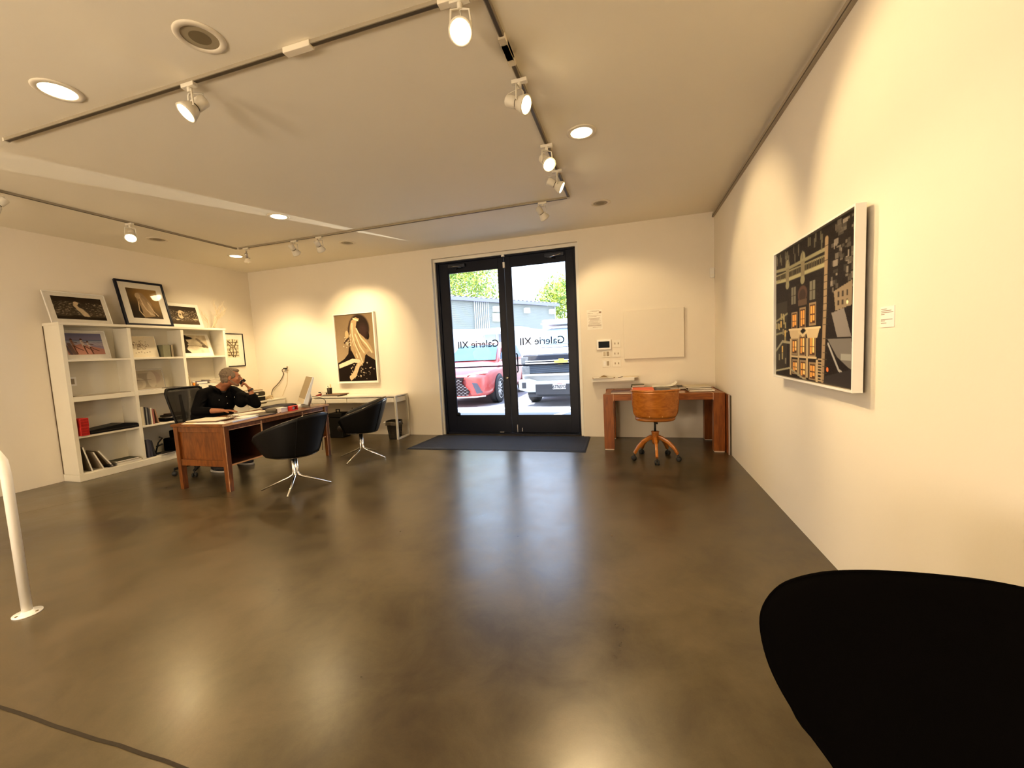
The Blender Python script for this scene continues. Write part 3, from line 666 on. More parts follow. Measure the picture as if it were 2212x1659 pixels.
# ------------------------------------------------------------------ wall things, back wall
def im_splash(w, h):
    I = Img(w, h, (.5, .4, .3)); I.grad((.20, .145, .09), (.40, .31, .20))
    k = (.018, .012, .010)
    I.poly([(0, .72), (.18, .66), (.30, .58), (.33, .48), (.62, .50), (.80, .62), (1, .70), (1, 1), (0, 1)], k)
    I.ell(.63, .22, .27, .21, (.030, .020, .016)); I.poly([(.34, .2), (.40, .10), (.55, .05), (.55, .5), (.36, .55), (.33, .4)], (.07, .045, .03)); I.ell(.84, .33, .045, .06, k)
    I.ell(.72, .26, .12, .10, (.07, .04, .035), .7, soft=.9)
    c = (.42, .31, .18); hi = (.72, .60, .42)
    I.poly([(.44, .10), (.56, .05), (.66, .08), (.58, .12), (.55, .2), (.62, .28), (.76, .36), (.90, .48), (.98, .60), (.84, .56), (.74, .62), (.70, .72), (.60, .78), (.48, .66), (.38, .52), (.36, .34), (.40, .18)], c)
    I.poly([(.02, .80), (.02, .74), (.40, .66), (.60, .68), (.62, .74), (.44, .72)], (.72, .62, .46))
    I.poly([(.66, .70), (.56, .80), (.46, .93), (.32, .99), (.28, .94), (.42, .84), (.5, .74)], (.60, .46, .30))
    for p in ([(.46, .14), (.44, .3), (.50, .45), (.60, .60), (.66, .72)], [(.56, .22), (.66, .36), (.80, .46), (.92, .58)], [(.40, .3), (.46, .5), (.54, .64)], [(.52, .30), (.62, .48), (.72, .58)], [(.50, .07), (.62, .1)]):
        I.line(p, .012, hi)
    for p in ([(.42, .24), (.42, .42), (.5, .58)], [(.58, .3), (.7, .46), (.78, .52)], [(.5, .4), (.6, .56)]): I.line(p, .012, (.28, .19, .10), .8)
    for _ in range(60):
        x, y = (random.gauss(.30, .06), random.gauss(.4, .06)) if random.random() < .4 else (random.uniform(.3, .95), random.uniform(.7, .98))
        I.ell(x, y, random.uniform(.006, .014), random.uniform(.004, .012), (.72, .62, .46))
    I.ell(.30, .30, .05, .06, (.5, .38, .22)); I.line([(.22, .42), (.32, .36)], .014, (.05, .03, .02))
    return I.noise(.05)
framed('wall_picture', 'tall white-framed photograph of a dark head splashed with cream on the back wall', 'picture', .835, 1.235, im_splash(130, 200), (-4.65, D - .012, .935), 0, 0, .018, .055, WHITE2, (.0, .02, .018, .0), PAPER)
cv = thing('blank_canvas', 'plain white stretched canvas on the wall above the wooden table', 'canvas', (.33, D - .003, 1.165))
MB().box(-.41, .41, -.036, -.002, 0, .70).build('canvas', CANVM, cv, bevel=.004); MB().box(-.40, .40, -.002, 0, .01, .69).build('stretcher', CREAMP, cv)
nt_ = thing('wall_notice', 'printed notice sheet taped to the wall beside the doors', 'notice', (-.49, D, 1.625))
MB().box(-.112, .112, -.003, 0, 0, .292).build('sheet', PAPER, nt_)
m = MB(); 
for i, (z, a, b) in enumerate(((.272, -.07, .07), (.262, -.04, .04), (.246, -.10, -.06), (.234, -.10, -.02), (.226, .03, .06), (.205, -.10, .09), (.19, -.10, .03), (.165, -.08, .08), (.155, -.09, .07), (.145, -.07, .085), (.135, -.07, .06), (.12, -.08, .09), (.105, -.09, .05), (.092, -.08, .095), (.08, -.09, .08), (.066, -.10, .10), (.058, -.10, .09), (.05, -.10, .10), (.03, -.03, .10))): m.box(a, b, -.0038, -.003, z, z + .0035)
m.box(.065, .10, -.0038, -.003, .236, .262)
m.build('text_lines', pmat('brown_print', (.33, .25, .2), .7), nt_)
tb = thing('security_panel', 'white wall-mounted touch panel with dark screen beside the switches', 'touch panel', (-.365, D, 1.315))
MB().box(-.107, .107, -.028, 0, 0, .152).build('housing', WHITE2, tb, bevel=.008); MB().box(-.078, .082, -.0295, -.027, .030, .125).build('screen', pmat('dark_screen', (.02, .025, .035), .6, spec=.15), tb)
plates = [(-.183, 1.347, 'uppermost switch plate beside the touch panel', 0), (-.337, 1.20, 'middle-row wall plate under the touch panel', 1), (-.187, 1.20, 'middle-row wall plate with two slim switches', 0), (-.340, 1.058, 'lowest wall plate with a wide rocker and socket', 2), (-.186, 1.054, 'lowest wall plate with two slim switches', 0)]
for x, z, lb, k in plates:
    r = thing('switch_plate', 'cream ' + lb, 'switch', (x, D, z), (0, 0, 0), 'wall plates below the touch panel')
    MB().box(-.058, .058, -.006, 0, 0, .108).build('plate', SOCK, r, bevel=.002)
    for sx in (-.024, .024):
        if k == 0: MB().box(sx - .007, sx + .007, -.011, -.006, .040, .068).build('toggle', SOCKD, r, bevel=.002)
        elif k == 1: MB().box(sx - .017, sx + .017, -.008, -.006, .022, .086).build('socket', SOCKD if sx > 0 else pmat('pale_socket', (.55, .48, .36), .5), r, bevel=.002)
        else: MB().box(sx - .017, sx + .017, -.009, -.006, .022, .086).build('socket', SOCKD if sx > 0 else WHITE2, r, bevel=.002)
ws = thing('floating_shelf', 'short white floating shelf on the wall beside the doors', 'shelf', (-.25, D, .85))
m = MB(); m.box(-.305, .305, -.15, 0, 0, .010).box(-.305, .305, -.15, -.14, 0, .052); m.build('tray', WHITE, ws, bevel=.002)
cbd = thing('clipboard', 'clipboard with a metal clip lying on the floating shelf', 'clipboard', (-.38, D - .085, .904), (0.02, 0, .1))
m = MB(); m.box(-.16, .16, -.09, .065, -.002, .002); m.build('board', pmat('tan_hardboard', (.30, .20, .10), .5), cbd); MB().box(-.15, .14, -.088, .05, .002, .006).build('paper', PAPER, cbd)
m = MB(); m.prism([(-.07, .006), (.07, .006), (.04, .018), (.018, .030), (0, .038), (-.018, .030), (-.04, .018)], -.01, .02, 'y'); m.build('clip', pmat('bronze_clip', (.30, .22, .12), .4, metal=.6), cbd)
for i, (x, w, z) in enumerate(((-.02, .22, .903), (-.0, .20, .910))):
    r = thing('paper_stack', ['white paper stack lying on the end of the floating shelf', 'tan notepad on the paper stack of the floating shelf'][i], 'paper', (x, D - .08, z)); MB().box(-w / 2, w / 2, -.055, .06, -.001, .006).build('sheets', [PAPER, CREAMP][i], r)
pn = tag(MB().tube([(-.17, D - .13, .906), (-.11, D - .10, .914)], .004, 8).build('pen', BLACK), 'small dark pen lying between clipboard and papers on the floating shelf', 'pen')
sn = thing('motion_sensor', 'small white sensor mounted high in the corner of the plain wall', 'sensor', (1.108, D, 2.225)); MB().box(-.028, .028, -.045, 0, 0, .135).build('housing', WHITE2, sn, bevel=.012)
MB().box(-.018, .018, -.047, -.044, .02, .05).build('lens', PAPER, sn)

# outlet with two cords above the drawer unit
ot = thing('wall_outlet', 'cream wall outlet with a plug above the printer corner', 'outlet', (-6.235, D, 1.18))
MB().box(-.045, .045, -.006, 0, 0, .125).build('plate', SOCK, ot, bevel=.002)
m = MB(); m.box(-.018, .018, -.009, -.006, .07, .108).box(-.018, .018, -.009, -.006, .018, .055); m.build('socket', SOCKD, ot)
def curve_pts(P, n=10):
    out = []; P = [Vector(p) for p in P]; P = [P[0]] + P + [P[-1]]
    for i in range(1, len(P) - 2):
        for k in range(n):
            t = k / n; a, b, c, d = P[i - 1], P[i], P[i + 1], P[i + 2]
            out.append(.5 * ((2 * b) + (-a + c) * t + (2 * a - 5 * b + 4 * c - d) * t * t + (-a + 3 * b - 3 * c + d) * t ** 3))
    out.append(P[-1]); return out
cd = thing('power_cord', 'dark power cord hanging from the wall outlet to the printer corner', 'cord', (-6.27, D - .02, 1.25)); oo = Vector((-6.27, D - .02, 1.25))
MB(oo).box(-6.30, -6.235, D - .045, D - .010, 1.238, 1.262).build('plug', BLACK, cd, bevel=.004)
MB(oo).tube(curve_pts([(-6.30, D - .03, 1.25), (-6.34, D - .03, 1.22), (-6.33, D - .02, 1.15), (-6.39, D - .02, 1.05), (-6.50, D - .02, .95), (-6.60, D - .02, .88), (-6.64, D - .03, .80), (-6.62, D - .05, .74)]), .006, 8).build('cable', pmat('brown_black_cable', (.05, .03, .02), .5), cd)
tag(MB().tube(curve_pts([(-6.24, D - .012, 1.19), (-6.25, D - .012, 1.08), (-6.28, D - .012, .95), (-6.34, D - .012, .85), (-6.39, D - .03, .735)]), .003, 6).build('thin_cord', pmat('cream_cable', (.62, .50, .33), .5)), 'thin cream cord hanging down the wall below the outlet', 'cord')

# ------------------------------------------------------------------ right wall: cityscape picture, label
def im_city(w, h):
    I = Img(w, h, (.016, .011, .007)); I.noise(.5)
    st = (.26, .24, .15); wm = (.42, .30, .16)
    # facade background brick
    for i in range(60): I.rect(.22, .30 + i * .0105, .66, .304 + i * .0105, (.030, .020, .013), .6)
    # upper cornice and balustrade
    I.line([(0, .13), (.22, .15), (.66, .14), (.72, .14)], .012, st); I.line([(0, .22), (.22, .235), (.70, .235)], .014, (.36, .33, .20)); I.line([(0, .17), (.7, .18)], .006, st)
    for i in range(34): I.rect(.02 + i * .02, .175, .028 + i * .02, .225, (.14, .12, .07))
    for x in (.20, .43): I.ell(x, .13, .035, .05, st); I.rect(x - .025, .15, x + .025, .28, (.22, .19, .12)); I.ell(x, .28, .03, .03, st)
    for _ in range(24): I.rect(*(lambda x, y: (x, y, x + .015, y + .06))(random.uniform(0, .7), random.uniform(.0, .08)), (.15, .14, .1), .7)
    # chimney / quoin column
    I.line([(.72, .08), (.71, .5), (.69, .98)], .018, (.30, .22, .14))
    for i in range(20): I.rect(.69, .12 + i * .045, .74, .124 + i * .045, (.06, .05, .03))
    # windows
    for x in (.30, .56): I.rect(x - .035, .31, x + .035, .44, (.18, .17, .13)); I.rect(x - .004, .31, x + .004, .44, (.04, .03, .02)); I.rect(x - .035, .37, x + .035, .376, (.04, .03, .02))
    I.ell(.43, .38, .065, .06, (.10, .055, .035)); I.ell(.43, .39, .045, .045, (.05, .03, .02)); I.rect(.37, .42, .49, .46, (.12, .08, .05))
    gold = (.78, .38, .10); g2 = (.95, .62, .24)
    for x, y0, y1 in ((.315, .51, .62), (.435, .49, .62), (.565, .47, .60), (.32, .71, .81), (.435, .69, .82), (.565, .69, .82), (.33, .87, .96), (.445, .87, .98), (.57, .88, .98)):
        I.rect(x - .045, y0 - .012, x + .045, y1 + .012, (.30, .22, .13)); I.rect(x - .033, y0, x + .033, y1, (.09, .045, .025)); I.rect(x - .028, y0 + .01, x - .004, y1 - .01, gold); I.rect(x + .004, y0 + .01, x + .028, y1 - .02, g2 if random.random() < .5 else gold)
        I.rect(x - .03, (y0 + y1) / 2, x + .03, (y0 + y1) / 2 + .006, (.1, .05, .03))
    # stone bays
    for x in (.325, .565): I.poly([(x - .09, .635), (x + .09, .635), (x + .075, .67), (x + .06, .70), (x - .06, .70), (x - .075, .67)], (.56, .44, .27)); I.rect(x - .10, .625, x + .10, .637, (.66, .54, .34))
    I.line([(.38, .65), (.44, .68), (.50, .65)], .010, (.62, .5, .3)); I.rect(.25, .83, .62, .845, (.58, .46, .28))
    for x in (.26, .38, .50, .625): I.rect(x - .012, .70, x + .012, .98, (.46, .36, .22)) if x in (.26, .38, .50) else I.rect(x - .012, .85, x + .012, 1.0, (.46, .36, .22))
    for x in (.645, .67): 
        for i in range(8): I.rect(x - .012, .84 + i * .02, x + .012, .85 + i * .02, (.4, .31, .2))
    # building at left with lit windows
    I.poly([(0, .40), (.2, .40), (.2, .92), (0, .96)], (.04, .035, .025)); I.line([(0, .55), (.2, .50)], .008, st); I.line([(0, .66), (.2, .64)], .008, st); I.line([(0, .80), (.12, .72), (.24, .73)], .01, (.3, .28, .2)); I.line([(0, .97), (.24, .93), (.66, 1.05)], .007, (.34, .32, .22))
    for _ in range(16): x, y = random.uniform(0, .17), random.uniform(.45, .9); I.rect(x, y, x + .02, y + .05, random.choice([(.6, .42, .14), (.22, .2, .14), (.35, .3, .16)]))
    # street beyond at right
    for _ in range(60):
        x, y = random.uniform(.76, .98), random.uniform(.0, .42); c = random.uniform(.05, .3); I.rect(x, y, x + random.uniform(.01, .05), y + random.uniform(.01, .04), (c, c * .88, c * .75), .8)
    I.poly([(.80, .42), (.97, .38), (.97, .52), (.82, .54)], (.25, .20, .14)); 
    for i in range(6): I.rect(.84 + (i % 3) * .04, .43 + (i // 3) * .05, .856 + (i % 3) * .04, .46 + (i // 3) * .05, (.05, .04, .03))
    I.poly([(.78, .55), (.90, .53), (.97, .70), (.84, .70)], (.22, .20, .19)); I.poly([(.74, .71), (.97, .71), (.99, .90), (.84, .82)], (.17, .16, .15)); I.line([(.75, .74), (.86, .90), (.99, .95)], .008, (.34, .33, .32)); I.rect(.88, .80, .97, .84, (.3, .3, .28))
    I.ell(.745, .905, .012, .014, (.9, .2, .05)); I.ell(.93, .50, .008, .012, (.9, .8, .5)); I.poly([(.72, .95), (1, .88), (1, 1), (.7, 1)], (.035, .03, .028))
    return I
big = framed('wall_picture', 'large white-framed night photograph of a stone townhouse facade with lit windows', 'picture', 1.175, .925, im_city(230, 210), (XR - .026, 3.003, 1.075), -PI / 2, 0, .012, .046, WHITE2, (.006, .010, .006, .006), pmat('shadow_gap', (.10, .08, .05), .7))
MB().box(-.5, .5, 0, .024, .12, .80).build('hanging_batten', CREAMP, big)
lb = thing('wall_label', 'small white caption card beside the cityscape photograph', 'caption card', (XR, 2.28, 1.395), (0, 0, -PI / 2))
MB().box(-.052, .052, -.003, 0, 0, .095).build('card', WHITE2, lb)
m = MB()
for z, a, b in ((.082, -.046, -.005), (.074, -.046, .03), (.066, -.046, .045), (.058, -.046, -.02), (.034, -.046, .04), (.028, -.046, -.015), (.018, -.046, -.005)): m.box(a, b, -.0036, -.003, z, z + .003)
m.build('text_lines', pmat('brown_print', (.33, .25, .2), .7), lb)
# ------------------------------------------------------------------ main desk
dk = thing('writing_desk', 'large teak desk with panelled end where the man in black sits', 'desk', (-4.555, 4.03, 0)); O = dk.location
dx0, dx1, dy0, dy1 = -4.925, -4.185, 3.245, 4.815
m = MB(O); m.box(dx0 - .015, dx1 + .010, dy0 - .015, dy1 + .015, .716, .742); m.build('desktop', DESKW, dk, bevel=.003)
m = MB(O); m.box(dx1 + .010, dx1 + .0125, dy0 - .013, dy1 + .013, .720, .740); m.build('edge_strip', DESKE, dk)
for (x, y) in ((dx0, dy0), (dx1 - .062, dy0), (dx0, dy1 - .062), (dx1 - .062, dy1 - .062)):
    l = MB(O); l.hexa([(x + .008, y + .004, 0), (x + .054, y + .004, 0), (x + .054, y + .058, 0), (x + .008, y + .058, 0)], [(x, y, .716), (x + .062, y, .716), (x + .062, y + .062, .716), (x, y + .062, .716)])
    lg = l.build('leg', DESKP, dk, bevel=.002)
    if x > -4.5:
        e = MB(O); e.hexa([(x + .0545, y + .004, 0), (x + .056, y + .004, 0), (x + .056, y + .012, 0), (x + .0545, y + .012, 0)], [(x + .0625, y, .716), (x + .064, y, .716), (x + .064, y + .008, .716), (x + .0625, y + .008, .716)]); e.build('edge_strip', DESKE, lg)
for yy in (dy0 + .006, dy1 - .046):
    m = MB(O); m.box(dx0 + .062, dx1 - .062, yy, yy + .04, .655, .716).box(dx0 + .062, dx1 - .062, yy, yy + .04, .275, .345); m.build('end_rail', DESKP, dk, bevel=.002)
    m = MB(O); m.box(dx0 + .062, dx1 - .062, yy + .016, yy + .028, .345, .655); m.build('end_panel', DESKP, dk)
m = MB(O)
for a, b in ((dy0 + .07, 3.72), (4.36, dy1 - .07)):
    m.box(dx0 + .04, dx1 - .02, a, b, .275, .292); m.box(dx0 + .02, dx0 + .034, a, b, .292, .716)
m.box(dx0 + .04, dx1 - .02, 3.715, 3.735, .275, .716).box(dx0 + .04, dx1 - .02, 4.345, 4.365, .275, .716)
m.box(dx1 - .25, dx1 - .235, 3.735, 4.345, .40, .716)
m.build('carcass', pmat('dark_brown_inside', (.075, .028, .010), .5, var=.2), dk)  # inside boards coloured darker than the outer wood
m = MB(O); m.box(dx1 - .04, dx1 - .018, 3.30, 4.76, .665, .716); m.build('side_rail', DESKW, dk)
for a, b in ((dy0 + .07, 3.72), (4.36, dy1 - .07)):
    MB(O).box(dx1 - .019, dx1 - .015, a, b, .275, .290).build('edge_strip', DESKE, dk); MB(O).box(dx1 - .018, dx1 - .014, a, b, .664, .672).build('edge_strip', DESKE, dk)
for y in (3.715, 4.345): MB(O).box(dx1 - .019, dx1 - .015, y, y + .02, .29, .70).build('edge_strip', DESKE, dk)
DT = .742
def sheet(name, label, cat, x, y, z, w, l, t, mat, rot=0, bevel=0, part='sheets'):
    r = thing(name, label, cat, (x, y, z), (0, 0, rot)); MB().box(-w / 2, w / 2, -l / 2, l / 2, 0, t).build(part, mat, r, bevel=bevel); return r
sheet('paper_sheet', 'large white sheet lying at the near edge of the teak desk', 'paper', -4.52, 3.345, DT, .60, .14, .003, PAPER, .03)
cbp = thing('paper_folder', 'open cream folder of papers on the near end of the teak desk', 'folder', (-4.64, 3.49, DT + .003), (0, 0, .12))
MB().box(-.22, .19, -.14, .11, 0, .010).build('cover', pmat('brown_folder_cover', (.10, .05, .025), .6), cbp); MB().box(-.225, .17, -.13, .12, .010, .018).build('papers', CREAMP, cbp)
sheet('envelope', 'small white slip at the near left corner of the teak desk', 'paper', -4.84, 3.38, DT, .10, .07, .003, PAPER, .3)
sheet('envelope', 'yellowish slip beside the white one at the desk corner', 'paper', -4.74, 3.31, DT + .0035, .11, .05, .002, pmat('yellow_paper', (.80, .68, .36), .7), .1)
gl = thing('eyeglasses', 'folded eyeglasses lying on the desk papers', 'eyeglasses', (-4.46, 3.55, DT + .022))
m = MB()
for sx in (-.03, .03): m.tube([(sx + .024 * math.cos(a * PI / 8), .0 + .0, .018 + .018 * math.sin(a * PI / 8)) for a in range(16)], .002, 6, loop=True)
m.tube([(-.008, 0, .02), (.008, 0, .02)], .002, 6); m.tube([(-.055, 0, .022), (-.05, .06, .012), (.03, .10, .0)], .002, 6); m.tube([(.055, 0, .022), (.05, .07, .012), (-.03, .09, .0)], .002, 6)
m.build('frame', pmat('dark_bronze_wire', (.12, .09, .06), .3, metal=.7), gl)
kb = thing('keyboard', 'slim white keyboard at the edge of the teak desk', 'keyboard', (-4.27, 3.555, DT), (0, 0, PI / 2 + .12))
MB().box(-.20, .20, -.055, .055, 0, .010).build('base', STEEL, kb, bevel=.003)
m = MB()
for r_ in range(5):
    for c in range(14): m.box(-.193 + c * .0277, -.169 + c * .0277, -.050 + r_ * .0202, -.033 + r_ * .0202, .010, .0135)
m.build('keys', WHITE2, kb)
sheet('paper_sheet', 'crumpled white paper lying across the keyboard end', 'paper', -4.36, 3.68, DT + .014, .17, .22, .004, PAPER, .4)
ms = thing('notepad', 'thick white writing pad under the right hand of the seated man', 'notepad', (-4.62, 3.98, DT), (0, 0, -.22))
m = MB(); m.box(-.13, .14, -.22, .16, 0, .014).build('pages', PAPER, ms)
m = MB(); m.box(.02, .15, -.18, .20, .0145, .022); m.build('top_sheet', CREAMP, ms)
bf = sheet('brown_folder', 'olive brown leather folder on the desk beyond the writing pad', 'folder', -4.36, 3.94, DT, .15, .30, .012, pmat('olive_leather', (.10, .075, .04), .5, var=.2), .05, .003, 'cover')
ph = sheet('notebook', 'small dark notebook by the edge of the teak desk', 'notebook', -4.25, 3.84, DT, .09, .22, .012, pmat('aubergine_cover', (.035, .022, .03), .4), -.05, .002, 'cover')
ev = thing('camera_case', 'grey-brown padded zip case on the middle of the teak desk', 'case', (-4.38, 4.10, DT + .012), (0, 0, .3))
m = MB(); m.box(-.07, .07, -.10, .12, 0, .045); m.build('shell', pmat('taupe_fabric', (.16, .14, .10), .7, bump=.2, bs=300), ev, bevel=.016)
m = MB(); m.box(-.0715, .0715, -.1015, .1215, .021, .025); m.build('zip', DARKSLOT, ev)
tp = thing('clear_box', 'small white translucent box beside the red tape dispenser', 'box', (-4.275, 4.10, DT)); MB().box(-.045, .045, -.05, .055, 0, .055).build('body', pmat('frosted_plastic', (.78, .72, .68), .25), tp, bevel=.003)
MB().box(-.047, .047, -.052, .057, .050, .058).build('lid', WHITE2, tp, bevel=.002)
rt = thing('tape_box', 'small red carton with a window at the edge of the teak desk', 'box', (-4.225, 4.235, DT), (0, 0, .1))
m = MB(); rd = pmat('red_carton', (.62, .045, .035), .4)
m.box(-.03, .03, -.055, -.042, 0, .06).box(-.03, .03, .045, .055, 0, .06).box(-.03, .03, -.042, .045, 0, .012).box(-.03, .03, -.042, .045, .052, .06).box(-.03, -.026, -.042, .045, .012, .052)
m.build('body', rd, rt); m = MB(); m.lathe([(.008, -.01), (.019, -.01), (.019, .01), (.008, .01), (.008, -.01)], (0, 0, .032), 20, axis=(1, 0, 0), cap=False); m.build('tape_roll', PAPER, rt)
lp = thing('laptop_sleeve', 'plump navy-black laptop sleeve lying on the teak desk', 'laptop sleeve', (-4.63, 4.42, DT + .002), (0, 0, .25))
m = MB(); rr_ = []
for z, k in ((0, .80), (.008, .95), (.022, 1), (.035, .96), (.046, .80)):
    rr_.append([(.155 * k * math.copysign(abs(math.cos(a)) ** .45, math.cos(a)), .215 * k * math.copysign(abs(math.sin(a)) ** .45, math.sin(a)), z) for a in [i * 2 * PI / 32 for i in range(32)]])
m.rings(rr_); m.build('sleeve', pmat('navy_neoprene', (.018, .016, .028), .75, bump=.2, bs=400), lp)
pnn = tag(MB().tube([(-4.215, 3.93, DT + .004), (-4.20, 4.02, DT + .010)], .005, 8).build('pen', CHROME), 'silver pen lying beside the small dark notebook', 'pen')
mo = tag(MB().ell((-4.31, 4.36, DT + .012), (.03, .05, .014)).build('computer_mouse', WHITE2), 'white computer mouse in front of the monitor', 'mouse')
MBL = Vector((-4.39, 4.54, DT))
mn = thing('computer_monitor', 'slim silver desktop monitor seen edge-on at the far end of the teak desk', 'monitor', MBL, (0, 0, DEG(-38)))
tl = Matrix.Translation((0, 0, .06)) @ Matrix.Rotation(DEG(-22), 4, 'X')
m = MB(); m.T = tl; m.box(-.24, .24, -.005, .012, .0, .38); m.hexa([(-.238, .012, .0), (.238, .012, .0), (.238, .055, .0), (-.238, .055, .0)], [(-.238, .012, .378), (.238, .012, .378), (.238, .018, .378), (-.238, .018, .378)]); m.build('casing', pmat('pale_aluminium', (.80, .83, .84), .35, metal=.1), mn, bevel=.003)
m = MB(); m.T = tl; m.box(-.236, .236, -.007, -.005, .062, .376); m.build('screen', pmat('taupe_matt_screen', (.36, .29, .18), .45, spec=.3), mn)
m = MB(); m.T = tl; m.box(-.236, .236, -.007, -.005, .003, .060); m.build('chin', pmat('cream_chin', (.66, .56, .40), .35), mn)
m = MB(); m.tube([(0, .10, .20), (0, .12, .10), (0, .09, .02), (0, .02, .006), (0, -.08, .004)], .03, 10, flat=.25); m.box(-.09, .09, -.09, .09, 0, .006); m.build('stand', STEEL, mn)
tag(MB().tube(curve_pts([(-4.30, 4.66, DT + .13), (-4.22, 4.74, DT + .10), (-4.20, 4.80, DT + .04), (-4.28, 4.84, DT - .06), (-4.35, 4.86, .45), (-4.4, 4.88, .05)]), .004, 6).build('monitor_cable', BLACK), 'thin black cable from the monitor over the desk end', 'cable')

# ------------------------------------------------------------------ white side table, drawers, printer corner
wt = thing('side_table', 'long white side table with drawers standing against the back wall', 'table', (-4.56, 6.0, 0)); O = wt.location
wx0, wx1, wy0, wy1 = -5.42, -3.705, 5.815, 6.20
MB(O).box(wx0, wx1, wy0, wy1, .713, .735).build('tabletop', WHITE, wt, bevel=.002)
MB(O).box(wx0 + .03, wx1 - .03, wy0 + .02, wy1 - .01, .615, .70).build('drawer_case', WHITE, wt)
for a, b in ((wx0 + .03, -4.66), (-4.655, wx1 - .035)):
    f = MB(O).box(a + .003, b - .003, wy0 + .004, wy0 + .02, .625, .700).build('drawer', WHITE, wt, bevel=.002)
for x in (wx0, wx1 - .03):
    m = MB(O)
    m.box(x, x + .03, wy0, wy0 + .03, 0, .713).box(x, x + .03, wy1 - .03, wy1, 0, .713).box(x, x + .03, wy0 + .03, wy1 - .03, 0, .03)
    m.build('leg_frame', WHITE, wt, bevel=.002)
TT = .735
book('stacked_book', 'dark-edged large book lying at the bottom on the white side table', 'book', (-5.02, 5.95, TT), (.36, .25, .020), (.07, .055, .05), PI)
book('stacked_book', 'thin brown book lying on top on the white side table', 'book', (-5.0, 5.98, TT + .021), (.36, .24, .012), (.16, .09, .05), PI + .03)
pc = thing('pencil_cup', 'black mesh pencil cup full of pens on the white side table', 'pencil cup', (-5.17, 6.03, TT + .034))
MB().lathe([(.038, 0), (.042, .105), (.040, .105), (.036, .004), (0, .004)], seg=20, cap=False).build('cup', pmat('dark_mesh', (.04, .03, .02), .5, metal=.4, var=.5, vs=250), pc)
for i, (a, b, h, mt_) in enumerate(((.01, .01, .16, CREAMP), (-.015, .0, .14, BLACK), (.02, -.01, .17, pmat('gold_pen', (.5, .36, .10), .4)), (-.01, -.015, .15, WHITE2), (0, .02, .135, BLACK))):
    MB().tube([(a * .5, b * .5, .01), (a * 2.2, b * 2.2, h)], .0045, 8).build('pen', mt_, pc)
sc_ = MB(); sc_.tube([(.02 + .014 * math.cos(t * PI / 6), 0, .155 + .014 * math.sin(t * PI / 6)) for t in range(12)], .003, 6, loop=True); sc_.build('scissor_handle', CREAMP, pc)
wb_ = thing('card_holder', 'small white desktop organiser beside the pencil cup', 'organiser', (-5.27, 6.03, TT + .0))
m = MB()
for k in range(4): m.box(-.055 + k * .032, -.05 + k * .032, -.04, .04, 0, .07 - .006 * (k % 2))
m.box(-.055, .05, -.04, .04, 0, .012); m.build('body', WHITE2, wb_)
m = MB(); m.ell((.055, -.03, .04), .013); m.build('knob', BLACK, wb_)
rs = thing('desk_stapler', 'dark red stapler-like gadget on the white side table beside the monitor', 'stapler', (-5.37, 5.99, TT))
m = MB(); m.hexa([(-.07, -.02, 0), (.05, -.02, 0), (.05, .02, 0), (-.07, .02, 0)], [(-.06, -.015, .015), (.05, -.015, .05), (.05, .015, .05), (-.06, .015, .015)]); m.build('body', pmat('dark_red_plastic', (.22, .04, .03), .4), rs, bevel=.004)
MB().box(.0, .045, -.014, .014, .052, .072).build('top', BLACK, rs, bevel=.003)

du = thing('drawer_unit', 'low white drawer unit with cut-out handles in the far corner', 'drawer unit', (-6.64, 5.79, 0)); O = du.location
ux0, ux1, uy0, uy1 = -6.95, -6.34, 5.405, 6.19
MB(O).box(ux0, ux1, uy0, uy1, .02, .675).box(ux0, ux1 + .014, uy0 - .006, uy1, .675, .70).build('carcass', WHITE, du, bevel=.002)
for z0, z1 in ((.60, .670), (.505, .595), (.38, .50), (.21, .375), (.04, .205)):
    d_ = MB(O).box(ux1, ux1 + .013, uy0 + .004, uy1 - .005, z0, z1).build('drawer', WHITE, du, bevel=.002)
    h = MB(O); h.prism([(5.70 - .085, z1 + .001), (5.70 + .085, z1 + .001), (5.70 + .05, z1 - .020), (5.70 - .05, z1 - .020)], ux1 + .0125, ux1 + .0145, 'x'); h.build('handle_cutout', DARKSLOT, d_)
pt = thing('printer', 'black compact printer stacked with papers on the white drawer unit', 'printer', (-6.50, 5.64, .70)); O = pt.location
MB(O).box(-6.68, -6.38, 5.50, 5.80, .70, .775).build('base', BLACK, pt, bevel=.01)
MB(O).box(-6.66, -6.37, 5.51, 5.80, .79, .865).build('scanner_body', pmat('dark_brown_plastic', (.045, .034, .018), .35), pt, bevel=.018)
MB(O).box(-6.36, -6.345, 5.56, 5.79, .776, .782).box(-6.66, -6.36, 5.50, 5.79, .776, .788).build('output_sheet', PAPER, pt)
MB(O).box(-6.371, -6.367, 5.60, 5.65, .82, .845).build('badge', PAPER, pt)
bfo = book('flat_folder', 'tan envelope pile lying on top of the printer', 'folder', (-6.50, 5.62, .866), (.27, .26, .035), (.28, .19, .09), .2)
cw = thing('cable_coil', 'tangle of cream cables lying behind the printer', 'cable', (-6.45, 5.93, .70)); m = MB()
for k in range(4): m.tube(curve_pts([(.06 * math.cos(a + k) + .01 * k, .10 * math.sin(a + k * .7), .006 + .018 * k + .006 * math.sin(3 * a)) for a in [i * PI / 4 for i in range(8)]], 4), .005, 6)
m.build('cable', pmat('cream_cable', (.62, .50, .33), .5), cw)

